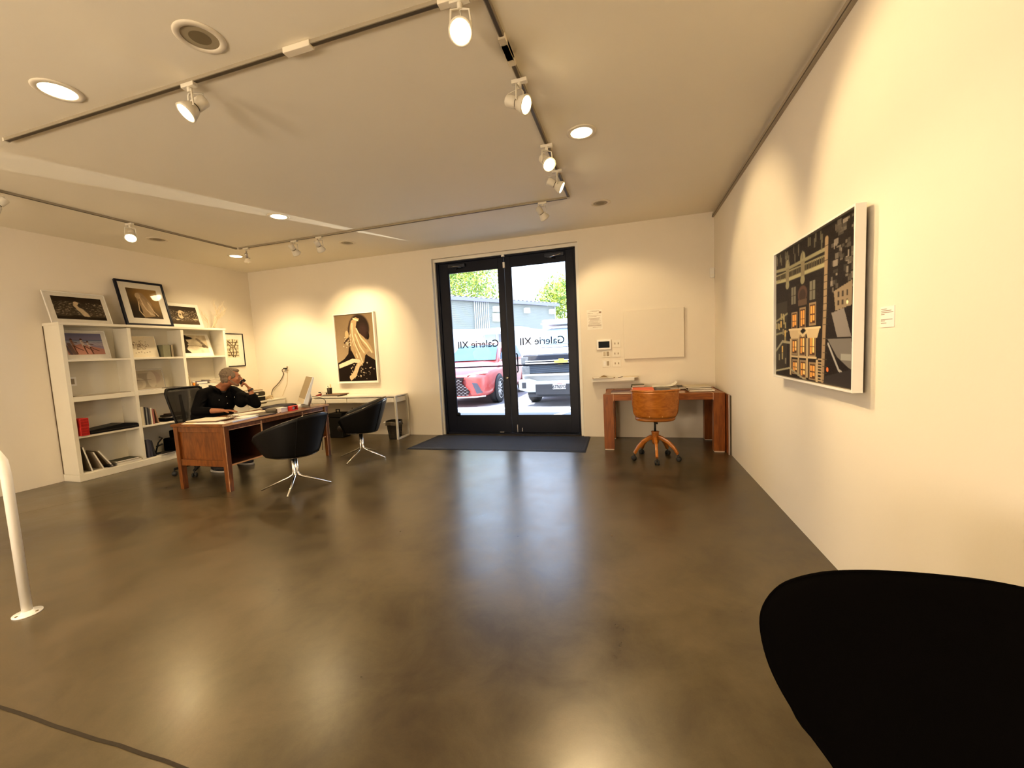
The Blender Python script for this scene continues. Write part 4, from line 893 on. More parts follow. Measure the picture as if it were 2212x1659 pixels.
bn = thing('waste_basket', 'dark mesh waste basket with a clear liner under the side table end', 'waste basket', (-3.83, 5.92, 0))
WM = pmat('black_wire_mesh', (.03, .027, .022), .45, metal=.5)
m = MB()
for k in range(44):
    a = k * 2 * PI / 44; b = a + .5
    for q in (b, a - .5):
        m.tube([(.098 * math.cos(a), .098 * math.sin(a), .01), (.115 * math.cos((a + q) / 2), .115 * math.sin((a + q) / 2), .15), (.132 * math.cos(q), .132 * math.sin(q), .295)], .0012, 4, cap=False)
m.lathe([(0, .0), (.098, .0), (.098, .01), (0, .01)], seg=28); m.build('wire_mesh', WM, bn)
m = MB(); m.tube([(.133 * math.cos(k * PI / 16), .133 * math.sin(k * PI / 16), .298) for k in range(32)], .005, 6, loop=True); m.build('rim', WM, bn)
m = MB(); ring = lambda r, z, w: [((r + w * math.sin(5 * a + z * 30)) * math.cos(a), (r + w * math.sin(5 * a + z * 30)) * math.sin(a), z + w * math.sin(3 * a)) for a in [i * 2 * PI / 40 for i in range(40)]]
m.rings([ring(.085, .015, .002), ring(.10, .12, .004), ring(.112, .22, .005), ring(.120, .26, .004)], cap=False); m.build('liner_bag', pmat('grey_bin_liner', (.13, .115, .09), .3, var=.3, vs=20), bn)
m = MB(); m.rings([ring(.142, .24, .006), ring(.138, .275, .004), ring(.137, .303, .003), ring(.125, .302, .003)], cap=False); m.build('liner_cuff', pmat('dark_clear_liner', (.10, .085, .06), .2), bn)
tag(MB().ell((-3.985, 5.875, .275), (.03, .014, .016), Matrix.Rotation(-.5, 4, 'Y')).build('paper_scrap', PAPER), 'crumpled pale tissue poking over the rim of the waste basket', 'tissue')
sh = thing('shredder', 'black paper shredder standing under the white side table', 'shredder', (-4.985, 5.98, 0))
MB().box(-.13, .14, -.10, .11, .0, .36).build('bin', BLACK, sh, bevel=.012); MB().box(-.14, .15, -.11, .12, .362, .435).build('head', BLACK, sh, bevel=.014)
m = MB(); m.tube([(-.04, 0, .43), (-.04, 0, .49), (.03, 0, .49), (.03, 0, .43)], .010, 8); m.build('handle', BLACK, sh)
lo_ = thing('low_outlet', 'cream outlet low on the back wall under the side table', 'outlet', (-4.86, D, .40)); MB().box(-.037, .037, -.005, 0, 0, .115).build('plate', SOCK, lo_, bevel=.002); MB().box(-.016, .016, -.007, -.005, .03, .085).build('socket', SOCKD, lo_)

# ------------------------------------------------------------------ visitor tub chairs (open side to local -X, back to +X)
def tub_chair(loc, rz, label, crossrot):
    r = thing('tub_chair', label, 'chair', loc, (0, 0, rz), 'visitor tub chairs')
    A = 2.12; N = 44; Mz = 12
    def P(a, t, inn=0.):
        # a: angle from the back (0) to the arm fronts (+-A); t: 0 bottom .. 1 rim
        k = abs(a) / A; c_, s_ = math.cos(a), math.sin(a)
        zt = .605 + .215 * max(0, min(1, (c_ + .52) / 1.52)) ** .9
        zb = .375 + .02 * k
        fr = max(0, (k - .93) / .07)
        z = zb + (zt - zb) * t - .035 * fr ** 2 * t
        rad = .245 + .075 * t ** .8 - inn
        x = rad * .95 * c_ * (1.45 if c_ < 0 else 1) + .085 * t * max(0, c_) ** .8 + .02 * fr * (1 - t)
        return (x, rad * 1.05 * math.copysign(abs(s_) ** .85, s_), z)
    outer = [[P(-A + 2 * A * j / N, i / Mz) for j in range(N + 1)] for i in range(Mz + 1)]
    inner = [[P(-A + 2 * A * j / N, i / Mz, .030) for j in range(N + 1)] for i in range(Mz + 1)]
    m = MB(); m.rings(outer, cap=False, closed=False); m.rings(list(reversed(inner)), cap=False, closed=False)
    m.rings([outer[-1], inner[-1]], cap=False, closed=False); m.rings([inner[0], outer[0]], cap=False, closed=False)
    for j in (0, N): m.rings([[outer[i][j] for i in range(Mz + 1)], [inner[i][j] for i in range(Mz + 1)]], cap=False, closed=False)
    sh_ = m.build('shell', BLKLEA, r)
    path = [P(-A + 2 * A * j / N, 1, .012) for j in range(N + 1)]
    path = [P(-A, i / 6, .012) for i in range(0, 6)] + path + [P(A, 1 - i / 6, .012) for i in range(1, 7)]
    m = MB(); m.tube(path, .0085, 8); m.build('piping', pmat('glossy_black_piping', (.03, .025, .022), .12, coat=.6), sh_)
    m = MB(); m.tube([P(-A + 2 * A * j / N, 0, .010) for j in range(N + 1)], .010, 8); m.build('lower_rim', pmat('smoked_chrome', (.35, .32, .3), .12, metal=1), r)
    for s_ in (-.55, .55):
        m = MB(); m.tube([P(s_, i / 8, -.002) for i in range(9)], .004, 6); m.build('seam', BLKLEA, sh_)
    m = MB(); rg = []
    for z, k in ((.395, .80), (.405, .95), (.44, 1.0), (.463, .97), (.478, .82), (.482, .4)):
        rg.append([((.205 * math.cos(a) - (.095 if math.cos(a) < 0 else 0) * abs(math.cos(a))) * k * .98, .225 * math.sin(a) * k, z) for a in [i * 2 * PI / 36 for i in range(36)]])
    m.rings(rg); m.build('seat', pmat('dark_brown_seat_leather', (.028, .020, .015), .45, var=.2), r)
    m = MB(); m.lathe([(0, .355), (.11, .355), (.20, .372), (.222, .39), (0, .392)], seg=32); m.build('seat_pan', BLACK, r)
    m = MB()
    for k in range(4):
        a = crossrot + k * PI / 2 - rz; c, s_ = math.cos(a), math.sin(a); e = .018
        m.tube([(c * e, s_ * e, .37), (c * e, s_ * e, .18), (c * .028, s_ * .028, .145), (c * .07, s_ * .07, .120), (c * .35, s_ * .35, .011)], [.013, .013, .013, .012, .009], 10)
    m.build('star_base', CHROME, r)
    return r
tub_chair((-3.54, 3.50, 0), DEG(-6), 'black tub chair with its back turned to the camera, beside the teak desk', DEG(30))
tub_chair((-3.58, 4.70, 0), DEG(30), 'black tub chair showing its open seat in front of the white side table', DEG(2))

# ------------------------------------------------------------------ office chair of the seated man
oc = thing('office_chair', 'black mesh-backed office chair on casters under the seated man', 'chair', (-5.42, 3.92, 0)); O = oc.location
m = MB(O); bx = -5.86
def BK(u, v):   # back surface: u across (y), v up
    w = .245 - .075 * max(0, 1 - v) ** 1.3
    return (bx - .06 * v + .05 * (u * u), 4.065 + u * w, .60 + v * .485)
m2 = MB(O); m2.rings([[BK(-1 + 2 * j / 16, i / 12) for j in range(17)] for i in range(13)], cap=False, closed=False)
meshm = bpy.data.materials.new('see_through_mesh'); meshm.use_nodes = True
nt = meshm.node_tree; bs_ = nt.nodes['Principled BSDF']; bs_.inputs['Base Color'].default_value = (.012, .011, .010, 1); bs_.inputs['Roughness'].default_value = .7
tcn = nt.nodes.new('ShaderNodeTexCoord'); w1 = nt.nodes.new('ShaderNodeTexWave'); w1.inputs['Scale'].default_value = 55; w1.bands_direction = 'Y'
w2 = nt.nodes.new('ShaderNodeTexWave'); w2.inputs['Scale'].default_value = 55; w2.bands_direction = 'Z'
mxx = nt.nodes.new('ShaderNodeMath'); mxx.operation = 'MULTIPLY'; lt_ = nt.nodes.new('ShaderNodeMath'); lt_.operation = 'LESS_THAN'; lt_.inputs[1].default_value = .72
nt.links.new(tcn.outputs['Object'], w1.inputs['Vector']); nt.links.new(tcn.outputs['Object'], w2.inputs['Vector'])
nt.links.new(w1.outputs['Fac'], mxx.inputs[0]); nt.links.new(w2.outputs['Fac'], mxx.inputs[1]); nt.links.new(mxx.outputs[0], lt_.inputs[0]); nt.links.new(lt_.outputs[0], bs_.inputs['Alpha'])
bkk = m2.build('back_mesh', meshm, oc)
rim = [BK(-1, v / 10) for v in range(0, 10)] + [BK(-1 + .12 * 1, 1.0)] + [BK(-.8 + 1.6 * j / 8, 1.015) for j in range(9)] + [BK(1 - .12, 1.0)] + [BK(1, 1 - v / 10) for v in range(1, 11)] + [BK(1 - .25 * j, -.02) for j in range(1, 8)]
m.tube(rim, .016, 10, loop=True); m.build('back_frame', BLACK, oc)
m = MB(O); m.tube([(bx - .09, 4.06, 1.0), (bx - .07, 4.06, .80), (bx - .04, 4.05, .60), (bx + .10, 4.02, .46), (-5.55, 3.98, .43)], [.016, .02, .024, .026, .03], 10); m.build('back_support', BLACK, oc)
m = MB(O); rg = []
for z, k in ((.435, .85), (.45, .98), (.485, 1), (.505, .93), (.512, .6)): rg.append([(-5.52 + .245 * k * math.copysign(abs(math.cos(a)) ** .6, math.cos(a)), 4.01 + .25 * k * math.copysign(abs(math.sin(a)) ** .6, math.sin(a)), z) for a in [i * 2 * PI / 32 for i in range(32)]])
m.rings(rg); m.build('seat', BLKFAB, oc)
m = MB(O); m.tube([(-5.44, 3.93, .12), (-5.45, 3.94, .43)], .026, 12); m.build('gas_column', BLACK, oc)
for k in range(5):
    a = DEG(232 + 72 * k); c, s_ = math.cos(a), math.sin(a); ex, ey = -5.42 + .31 * c, 3.90 + .31 * s_
    m = MB(O); m.tube([(-5.42, 3.90, .13), (-5.42 + .15 * c, 3.90 + .15 * s_, .115), (ex, ey, .085)], [.028, .022, .015], 10); lg_ = m.build('base_leg', BLACK, oc)
    m = MB(O)
    for q in (-.018, .018): m.lathe([(0, -.010), (.024, -.010), (.029, -.004), (.029, .004), (.024, .010), (0, .010)], (ex - s_ * q, ey + c * q, .029), 18, axis=(-s_, c, 0))
    m.tube([(ex, ey, .03), (ex, ey, .085)], .008, 8); m.build('caster', RUBBER, lg_)

# ------------------------------------------------------------------ seated man
person = thing('person', 'seated grey-haired man in black denim jacket, leaning on one elbow with a phone', 'person', (-5.5, 4.1, 0)); O = Vector(person.location)
def cap(m, a, b, ra, rb, n=8):
    a = Vector(a); b = Vector(b)
    m.tube([a, a.lerp(b, .33), a.lerp(b, .66), b], [ra, ra * .67 + rb * .33, ra * .33 + rb * .67, rb], 16)
    m.ell(a, ra, seg=16, rg=10); m.ell(b, rb, seg=16, rg=10)
def chain(m, P):
    for (a, ra), (b, rb) in zip(P[:-1], P[1:]): cap(m, a, b, ra, rb)
def fuse(m, name, mat, parent, vox=.006, smooth=3, it=None):
    o = m.build(name, mat, parent, fix=False)
    rm = o.modifiers.new('r', 'REMESH'); rm.mode = 'VOXEL'; rm.voxel_size = vox; rm.use_smooth_shade = True
    sm = o.modifiers.new('s', 'SMOOTH'); sm.iterations = smooth; sm.factor = .5
    evaluated(o); o.parent = parent
    if not o.data.materials: o.data.materials.append(mat)
    for p in o.data.polygons: p.use_smooth = True
    return o
SKIN = pmat('weathered_skin', (.40, .185, .10), .5, var=.14, vs=30, spec=.4)
JACK = pmat('black_denim', (.0055, .005, .0055), .8, bump=.25, bs=500, var=.2, vs=60, spec=.15)
JEAN = pmat('dark_jeans', (.012, .012, .016), .8, bump=.2, bs=400, var=.2)
HC = Vector((-5.15, 4.18, 1.200))
hyaw = DEG(47); hp_ = DEG(6)
HM = Matrix.Translation(HC) @ Matrix.Rotation(hyaw, 4, 'Z') @ Matrix.Rotation(hp_, 4, 'Y')   # local +X is the face direction
m = MB(O); m.T = HM
# head
m.ell((-.018, 0, .035), (.105, .078, .092), seg=28, rg=18)
m.ell((.025, 0, -.010), (.078, .066, .090), seg=24, rg=16)
m.ell((.045, 0, -.060), (.048, .050, .046)); m.ell((.068, 0, -.092), (.026, .030, .024))      # jaw, chin
cap(m, (-.02, .050, -.045), (.055, .030, -.088), .022, .018); cap(m, (-.02, -.050, -.045), (.055, -.030, -.088), .022, .018)
m.ell((.086, 0, .034), (.017, .052, .015))                                                    # brow ridge
cap(m, (.094, 0, .022), (.122, 0, -.018), .010, .013); m.ell((.108, .013, -.020), (.012, .009, .009)); m.ell((.108, -.013, -.020), (.012, .009, .009))
m.ell((.094, 0, -.048), (.013, .024, .0065)); m.ell((.091, 0, -.059), (.013, .021, .0075))       # lips
for s_ in (-1, 1):
    m.ell((.070, s_ * .042, -.012), (.022, .020, .022))                                          # cheeks
    m.ell((-.012, s_ * .080, .0), (.018, .008, .031), Matrix.Rotation(.25, 4, 'Y')); m.ell((-.006, s_ * .082, -.020), (.010, .007, .013))
m.T = Matrix()
nk = HM @ Vector((-.035, 0, -.06))
chain(m, [(nk, .058), (Vector((-5.27, 4.165, 1.10)), .060), (Vector((-5.36, 4.15, 1.03)), .075)])
# torso, hips, legs
for c, r in (((-5.42, 4.13, .96), (.12, .17, .10)), ((-5.47, 4.12, .84), (.12, .16, .12)), ((-5.55, 4.09, .70), (.12, .155, .13)), ((-5.61, 4.07, .60), (.125, .165, .11))): m.ell(c, r)
SHR, SHL = Vector((-5.40, 3.965, 1.005)), Vector((-5.33, 4.335, 1.005))
ELR, ELL = Vector((-5.36, 3.83, .80)), Vector((-5.00, 4.385, .80))
WRR, WRL = Vector((-5.04, 3.925, .792)), Vector((-5.03, 4.335, 1.03))
chain(m, [(SHR, .058), (ELR, .044), (ELR.lerp(WRR, .3), .043), (WRR, .027)])
chain(m, [(SHL, .058), (ELL, .044), (ELL.lerp(WRL, .3), .042), (WRL, .027)])
for sy, knee, ank in ((3.98, (-5.14, 3.93, .50), (-5.20, 3.885, .10)), (4.16, (-5.12, 4.24, .50), (-5.18, 4.24, .10))):
    chain(m, [((-5.60, sy, .57), .085), (knee, .058), (Vector(knee).lerp(Vector(ank), .35), .056), (ank, .038)]); cap(m, (ank[0], ank[1], .065), (ank[0] + .13, ank[1] - .02, .05), .035, .03)
# right hand lying on the writing pad (fingers toward the far right)
def hand(m, wr, fwd, up, side, curl, spread=.5, thumbs=1, sc=1.0, thumb_curl=.3):
    fwd = Vector(fwd).normalized(); up = Vector(up).normalized(); side = Vector(side).normalized()
    pc_ = Vector(wr) + fwd * .05 * sc
    for k in (-1.2, -.4, .4, 1.2): cap(m, Vector(wr) + side * k * .012 * sc, Vector(wr) + fwd * .088 * sc + side * k * .0195 * sc, .016 * sc, .0120 * sc)
    for k, L in ((-1.5, .068), (-.5, .080), (.5, .076), (1.5, .060)):
        p = Vector(wr) + fwd * .088 * sc + side * k * .0185 * sc; d = (fwd + side * k * .08 * spread).normalized(); ax = side
        for seg_, rr in ((.45, .0092), (.32, .0084), (.23, .0074)):
            d = (Matrix.Rotation(curl, 4, ax) @ d).normalized(); q = p + d * L * seg_ * sc; cap(m, p, q, rr * sc, rr * .92 * sc); p = q
    t0 = Vector(wr) + fwd * .028 * sc - side * .022 * thumbs * sc; d = (fwd * .8 - side * .75 * thumbs - up * .15).normalized(); p = t0
    for L, rr in ((.045, .013), (.034, .0105), (.028, .0092)):
        q = p + d * L * sc; cap(m, p, q, rr * sc, rr * .9 * sc); p = q; d = (d + fwd * .25 * thumb_curl + side * .2 * thumb_curl).normalized()
f_ = Vector((-4.89, 4.01, .768)) - WRR; f_.z = -.012; f_.normalize(); up_ = Vector((0, 0, 1)); sd_ = f_.cross(up_)
hand(m, WRR, f_, up_, sd_, DEG(-9) * -1 * -1, .9, -1 * 1)
# left hand closed round the phone at the mouth
f2 = (HM @ Vector((.118, .045, -.030))) - WRL; f2.normalize(); u2 = Vector((.55, .7, .2)); u2 = (u2 - f2 * u2.dot(f2)).normalized(); s2 = f2.cross(u2)
hand(m, WRL, f2, u2, s2, DEG(-52), .3, 1, .95, 1.0)
body = fuse(m, 'body', SKIN, person, .0052, 2)
body['label'] = 'face, neck, forearms and hands'
# eyes
for s_ in (-1, 1):
    m = MB(O); m.T = HM; m.ell((.0865, s_ * .029, .016), (.0095, .011, .0075)); e_ = m.build('eye', pmat('eye_white', (.6, .55, .48), .2), person)
    m = MB(O); m.T = HM; m.ell((.0935, s_ * .030, .016), (.004, .0055, .0055)); m.build('iris', pmat('dark_iris', (.03, .03, .035), .2), e_)
    m = MB(O); m.T = HM; m.tube([(.096, s_ * .012, .034), (.099, s_ * .028, .040), (.086, s_ * .048, .034)], .0045, 8); m.build('eyebrow', pmat('grey_eyebrow', (.30, .19, .11), .8), person)
# hair: short, grey, receding
m = MB(O); m.T = HM
m.ell((-.030, 0, .040), (.102, .0825, .092), seg=28, rg=18); m.ell((-.075, 0, -.015), (.045, .062, .07))
for s_ in (-1, 1): m.ell((.012, s_ * .064, .030), (.040, .014, .040)); m.ell((-.050, s_ * .058, -.025), (.03, .02, .045))
m.ell((.035, 0, .098), (.055, .050, .030))
for _ in range(260):
    th = random.uniform(0, 1.75); ph = random.uniform(-PI, PI); p = Vector((-.030 + .101 * math.sin(th) * math.cos(ph), .082 * math.sin(th) * math.sin(ph), .040 + .092 * math.cos(th)))
    if p.x > .045 and p.z < .09: continue
    m.ell(p, (.010, .006, .006))
fuse(m, 'hair', pmat('short_grey_hair', (.26, .20, .14), .8, var=.45, vs=90, bump=.6, bs=300), person, .005, 1)
# stubble beard
m = MB(O); m.T = HM
cap(m, (-.005, .056, -.035), (.058, .035, -.090), .018, .018); cap(m, (-.005, -.056, -.035), (.058, -.035, -.090), .018, .018); m.ell((.070, 0, -.094), (.027, .032, .023))
fuse(m, 'stubble', pmat('grey_stubble', (.30, .19, .125), .85, var=.35, vs=160, bump=.3, bs=400), person, .005, 2)
# dark t-shirt at the collar
m = MB(O); m.lathe([(.070, -.03), (.068, 0), (.062, .012), (.060, .0)], (-5.325, 4.155, 1.035), 24, axis=(.35, 0, 1), cap=False); m.build('tee_shirt', pmat('charcoal_knit', (.05, .045, .045), .85), person)
# jacket: torso, sleeves, collar
m = MB(O)
for c, r in (((-5.42, 4.13, .965), (.140, .20, .105)), ((-5.47, 4.12, .85), (.145, .190, .13)), ((-5.54, 4.09, .70), (.155, .190, .14)), ((-5.60, 4.07, .60), (.155, .195, .10))): m.ell(c, r, seg=24, rg=16)
m.ell((-5.345, 4.165, .88), (.125, .185, .17), seg=24, rg=16); m.ell((-5.36, 4.13, .74), (.14, .18, .13), seg=24, rg=16); m.ell((-5.19, 4.32, .885), (.10, .075, .11), seg=20, rg=12)
chain(m, [(SHR, .074), (ELR, .060), (ELR.lerp(WRR, .45), .054)])
chain(m, [(SHL, .074), (ELL + Vector((0, 0, .012)), .061), (ELL.lerp(WRL, .50), .056)])
chain(m, [(SHR, .074), (Vector((-5.37, 4.09, 1.045)), .06), ]); chain(m, [(SHL, .074), (Vector((-5.35, 4.22, 1.045)), .06)])
for a in range(7):   # sleeve folds
    q = SHR.lerp(ELR, .3 + .1 * a); m.ell(q + Vector((.02 * math.sin(a * 2), 0, 0)), (.068, .066, .012), Matrix.Rotation(.5, 4, 'X'))
    q = SHL.lerp(ELL, .35 + .09 * a); m.ell(q, (.066, .066, .012), Matrix.Rotation(.9, 4, 'Y'))
jk = fuse(m, 'jacket', JACK, person, .007, 3)
m = MB(O)
for sg in (-1, 1):
    pts_ = [Vector((-5.40, 4.155, 1.075)) + Vector((-.03, sg * .06, .03)), Vector((-5.345, 4.155 + sg * .082, 1.085)), Vector((-5.275, 4.15 + sg * .070, 1.045)), Vector((-5.262, 4.145 + sg * .040, .985))]
    m.tube(pts_, [.020, .026, .026, .014], 10, flat=.55)
m.build('collar', JACK, jk)
m = MB(O); m.tube([(-5.255, 4.145, .985), (-5.218, 4.14, .93), (-5.208, 4.13, .87), (-5.235, 4.11, .76)], .005, 6); m.build('placket', JACK, jk)
for p in ((-5.250, 4.06, .915), (-5.222, 4.255, .925), (-5.222, 4.145, .95), (-5.206, 4.135, .86)):
    MB(O).ell(p, .0075).build('button', CHROME, jk)
m = MB(O); chain(m, [(ELR.lerp(WRR, .40), .050), (ELR.lerp(WRR, .5), .047)]); m.build('cuff', JACK, jk)
m = MB(O); m.lathe([(.034, -.012), (.036, 0), (.034, .012)], WRL - f2 * .02, 18, axis=f2, cap=False); m.build('wrist_strap', pmat('black_watch_strap', (.015, .012, .010), .5), person)
# jeans & shoes
m = MB(O)
for sy, knee, ank in ((3.98, (-5.14, 3.93, .50), (-5.20, 3.885, .15)), (4.16, (-5.12, 4.24, .50), (-5.18, 4.24, .15))):
    chain(m, [((-5.60, sy, .585), .10), (knee, .074), (Vector(knee).lerp(Vector(ank), .4), .070), (ank, .060)])
m.ell((-5.61, 4.07, .59), (.13, .18, .10)); fuse(m, 'jeans', JEAN, person, .009, 3)
for ax_, ay_ in ((-5.20, 3.885), (-5.18, 4.24)):
    m = MB(O); m.ell((ax_ - .01, ay_, .075), (.055, .043, .055)); m.ell((ax_ + .10, ay_ - .02, .052), (.115, .047, .040)); m.ell((ax_ + .03, ay_ - .01, .06), (.10, .044, .045))
    so = fuse(m, 'shoe', pmat('black_canvas_shoe', (.014, .014, .018), .7), person, .006, 2)
    m = MB(O); m.rings([[(ax_ + .065 + .15 * math.cos(a), ay_ - .012 + (.047 + .006 * math.cos(a)) * math.sin(a), z) for a in [i * 2 * PI / 28 for i in range(28)]] for z in (.001, .028)]); m.build('sole', pmat('grey_white_sole', (.42, .40, .38), .6), so)
fp = HM @ Vector((.118, .030, -.056))
phn = thing('mobile_phone', 'dark mobile phone held to the mouth of the seated man', 'phone', fp, (0, 0, 0)); phn.rotation_euler = (Matrix.Rotation(hyaw, 3, 'Z') @ Matrix.Rotation(DEG(-38), 3, 'Y')).to_euler()
MB().box(-.035, .05, -.007, .007, -.022, .022).build('case', BLACK, phn, bevel=.004)

# ------------------------------------------------------------------ wooden table by the doors
tbx = -.03
tw = thing('wooden_table', 'square-legged cherry wood table in the corner by the doors', 'table', (.36, 5.79, 0)); O = tw.location
x0, x1, y0, y1 = -.341 + tbx * .3, 1.126 + tbx, 5.41, 6.17
for (x, y) in ((x0, y0), (x1 - .128, y0), (x0, y1 - .11), (x1 - .128, y1 - .11)):
    l = MB(O); l.box(x, x + .128, y, y + .11, .014, .737); lg = l.build('leg', TABLEL, tw, bevel=.002)
    MB(O).box(x + .006, x + .122, y + .006, y + .104, 0, .014).build('foot_pad', pmat('pale_foot_pad', (.60, .52, .42), .5), lg)
MB(O).box(x0 + .132, x1 - .132, y0 + .004, y1 - .004, .655, .735).build('tabletop', TABLEW, tw, bevel=.002)
MB(O).box(x0 + .02, x0 + .108, y0 + .11, y1 - .11, .655, .735).box(x1 - .108, x1 - .02, y0 + .11, y1 - .11, .655, .735).build('side_rail', TABLEW, tw)
for xx in (x0 + .128, x1 - .132): MB(O).box(xx, xx + .004, y0 + .002, y1 - .002, .650, .738).build('pale_inlay', pmat('pale_inlay_line', (.75, .52, .36), .4), tw)
MB(O).box(x0 + .13, x1 - .13, y1 - .06, y1 - .03, .575, .655).build('rear_rail', TABLEL, tw)
TZ = .7385
book('table_book', 'dark brown notebook on the left end of the wooden table', 'book', (-.115, 5.60, TZ + .015), (.27, .25, .012), (.09, .03, .03), 0)
book('table_book', 'tan-edged large book under the dark brown notebook', 'book', (-.11, 5.585, TZ), (.29, .28, .014), (.34, .20, .11), 0)
book('orange_folder', 'bright orange folder lying on the middle of the wooden table', 'folder', (.16, 5.72, TZ), (.27, .42, .034), (.82, .12, .025), 0, rough=.4)
book('table_book', 'dark grey catalogue beside the orange folder', 'book', (.41, 5.73, TZ), (.20, .36, .024), (.10, .09, .09), 0)
book('table_book', 'grey paper catalogue lying behind the dark grey one', 'book', (.50, 5.98, TZ), (.34, .26, .028), (.33, .30, .24), .1)
book('table_book', 'dark-covered book with pale pages at the back of the wooden table', 'book', (.10, 6.02, TZ), (.19, .22, .040), (.09, .09, .08), 0)
book('table_book', 'round-cornered green book on top of the dark-covered one', 'book', (.10, 6.02, TZ + .041), (.17, .20, .022), (.14, .14, .09), .05)
mg = thing('open_magazine', 'magazine with its cover curling up at the back of the wooden table', 'magazine', (.45, 6.03, TZ + .029)); m = MB()
pf_ = [(-.16, .0), (-.05, .006), (.05, .006), (.10, .014), (.14, .034), (.165, .062)]
m.rings([[(x, -.11, z) for x, z in pf_] + [(x, -.11, z + .005) for x, z in reversed(pf_)], [(x, .11, z) for x, z in pf_] + [(x, .11, z + .005) for x, z in reversed(pf_)]], smooth=False)
m.build('pages', PAPER, mg)
book('table_book', 'black portfolio book at the right end of the wooden table', 'book', (.80, 5.98, TZ), (.36, .24, .034), (.045, .040, .030), 0)
zz = TZ
for i, (t, c, w, rz) in enumerate(((.024, (.70, .62, .46), .30, .02), (.022, (.12, .11, .08), .28, -.03), (.018, (.55, .48, .34), .30, .05))):
    book('stacked_magazine', ['cream magazine at the bottom of the pile on the table corner', 'dark magazine in the middle of the pile on the table corner', 'tan magazine topping the pile on the table corner'][i], 'magazine', (.86 - .02 * i, 5.68 + .01 * i, zz), (w, .26, t), c, rz, group='magazines piled on the wooden table'); zz += t + .0005
sheet('paper_slip', 'white card lying on the front edge of the wooden table', 'paper', .60, 5.53, TZ, .12, .06, .002, PAPER, .1)
for i in range(2):
    r = thing('leaning_board', ['reddish framed board leaning against the plain wall behind the table leg', 'dark board standing closest to the wall behind the table leg'][i], 'board', (1.112 + i * .017, 5.72, 0))
    MB().box(-.007, .006, -.44, .44, 0, .725 - .01 * i).build('board', [TABLEL, pmat('dark_maroon_board', (.06, .02, .015), .5)][i], r, bevel=.001)
    MB().box(-.0075, .0065, -.443, -.44, 0, .725 - .01 * i).build('edge_strip', [pmat('grey_lilac_edge', (.42, .34, .32), .5), DARKSLOT][i], r)

# swivel wooden chair
wc = thing('swivel_chair', 'honey-coloured wooden swivel chair with bentwood back at the corner table', 'chair', (.266, 5.03, 0))
def WB(u, v, o=0.):
    k = .258 * (1 - .06 * (1 - v) ** 2) if v < .5 else .258
    a = u * .95
    return (k * math.sin(a) / math.sin(.95), -.235 + .13 * (1 - math.cos(a)) / (1 - math.cos(.95)) - .035 * v + o + .015 * (1 - v), .525 + .308 * v)
cc = [(u, v) for v in np.linspace(0, 1, 15) for u in np.linspace(-1, 1, 25)]
def shape(u, v):   # round the lower corners
    if v < .22: e = 1 - v / .22; u = u * (1 - .16 * e * e)
    return u, v
fr_ = [[WB(*shape(u, v)) for u in np.linspace(-1, 1, 25)] for v in np.linspace(0, 1, 15)]
bk_ = [[WB(*shape(u, v), .016) for u in np.linspace(-1, 1, 25)] for v in np.linspace(0, 1, 15)]
m = MB(); m.rings(fr_, cap=False, closed=False); m.rings(bk_[::-1], cap=False, closed=False)
m.rings([fr_[-1], bk_[-1]], cap=False, closed=False); m.rings([bk_[0], fr_[0]], cap=False, closed=False)
for j in (0, 24): m.rings([[r_[j] for r_ in fr_], [r_[j] for r_ in bk_]], cap=False, closed=False)
bkp = m.build('backrest', CHAIRW, wc)
m = MB(); m.tube([Vector(WB(u, 1.0, .012)) + Vector((0, 0, .006)) for u in np.linspace(-1.03, 1.03, 25)], [.012] + [.017] * 23 + [.012], 12, flat=.75); m.build('top_rail', CHAIRW, wc)
m = MB()
for x in (-.07, .07): m.lathe([(0, 0), (.006, 0), (.006, .003), (0, .004)], Vector(WB(x / .258 * .9, .06)) + Vector((0, -.001, 0)), 12, axis=(0, -1, 0))
m.build('screw_plug', pmat('pale_wood_plug', (.66, .42, .2), .4), bkp)
m = MB(); rg = []
for z, k in ((.475, .94), (.485, 1), (.505, 1), (.513, .95)): rg.append([(.225 * k * math.copysign(abs(math.cos(a)) ** .7, math.cos(a)), .03 + .205 * k * math.copysign(abs(math.sin(a)) ** .7, math.sin(a)), z) for a in [i * 2 * PI / 36 for i in range(36)]])
m.rings(rg); m.build('seat', CHAIRW, wc)
m = MB(); m.box(-.02, .02, -.21, -.10, .46, .475); m.build('back_bracket', BLACK, wc)
m = MB(); m.lathe([(.012, .30), (.012, .47)], seg=16); m.lathe([(.05, .46), (.06, .476), (0, .476)], seg=16); m.build('pillar', BLACK, wc)
m = MB(); m.lathe([(0, .185), (.030, .185), (.040, .21), (.042, .32), (.046, .335), (0, .337)], seg=24); m.build('hub', CHAIRW, wc)
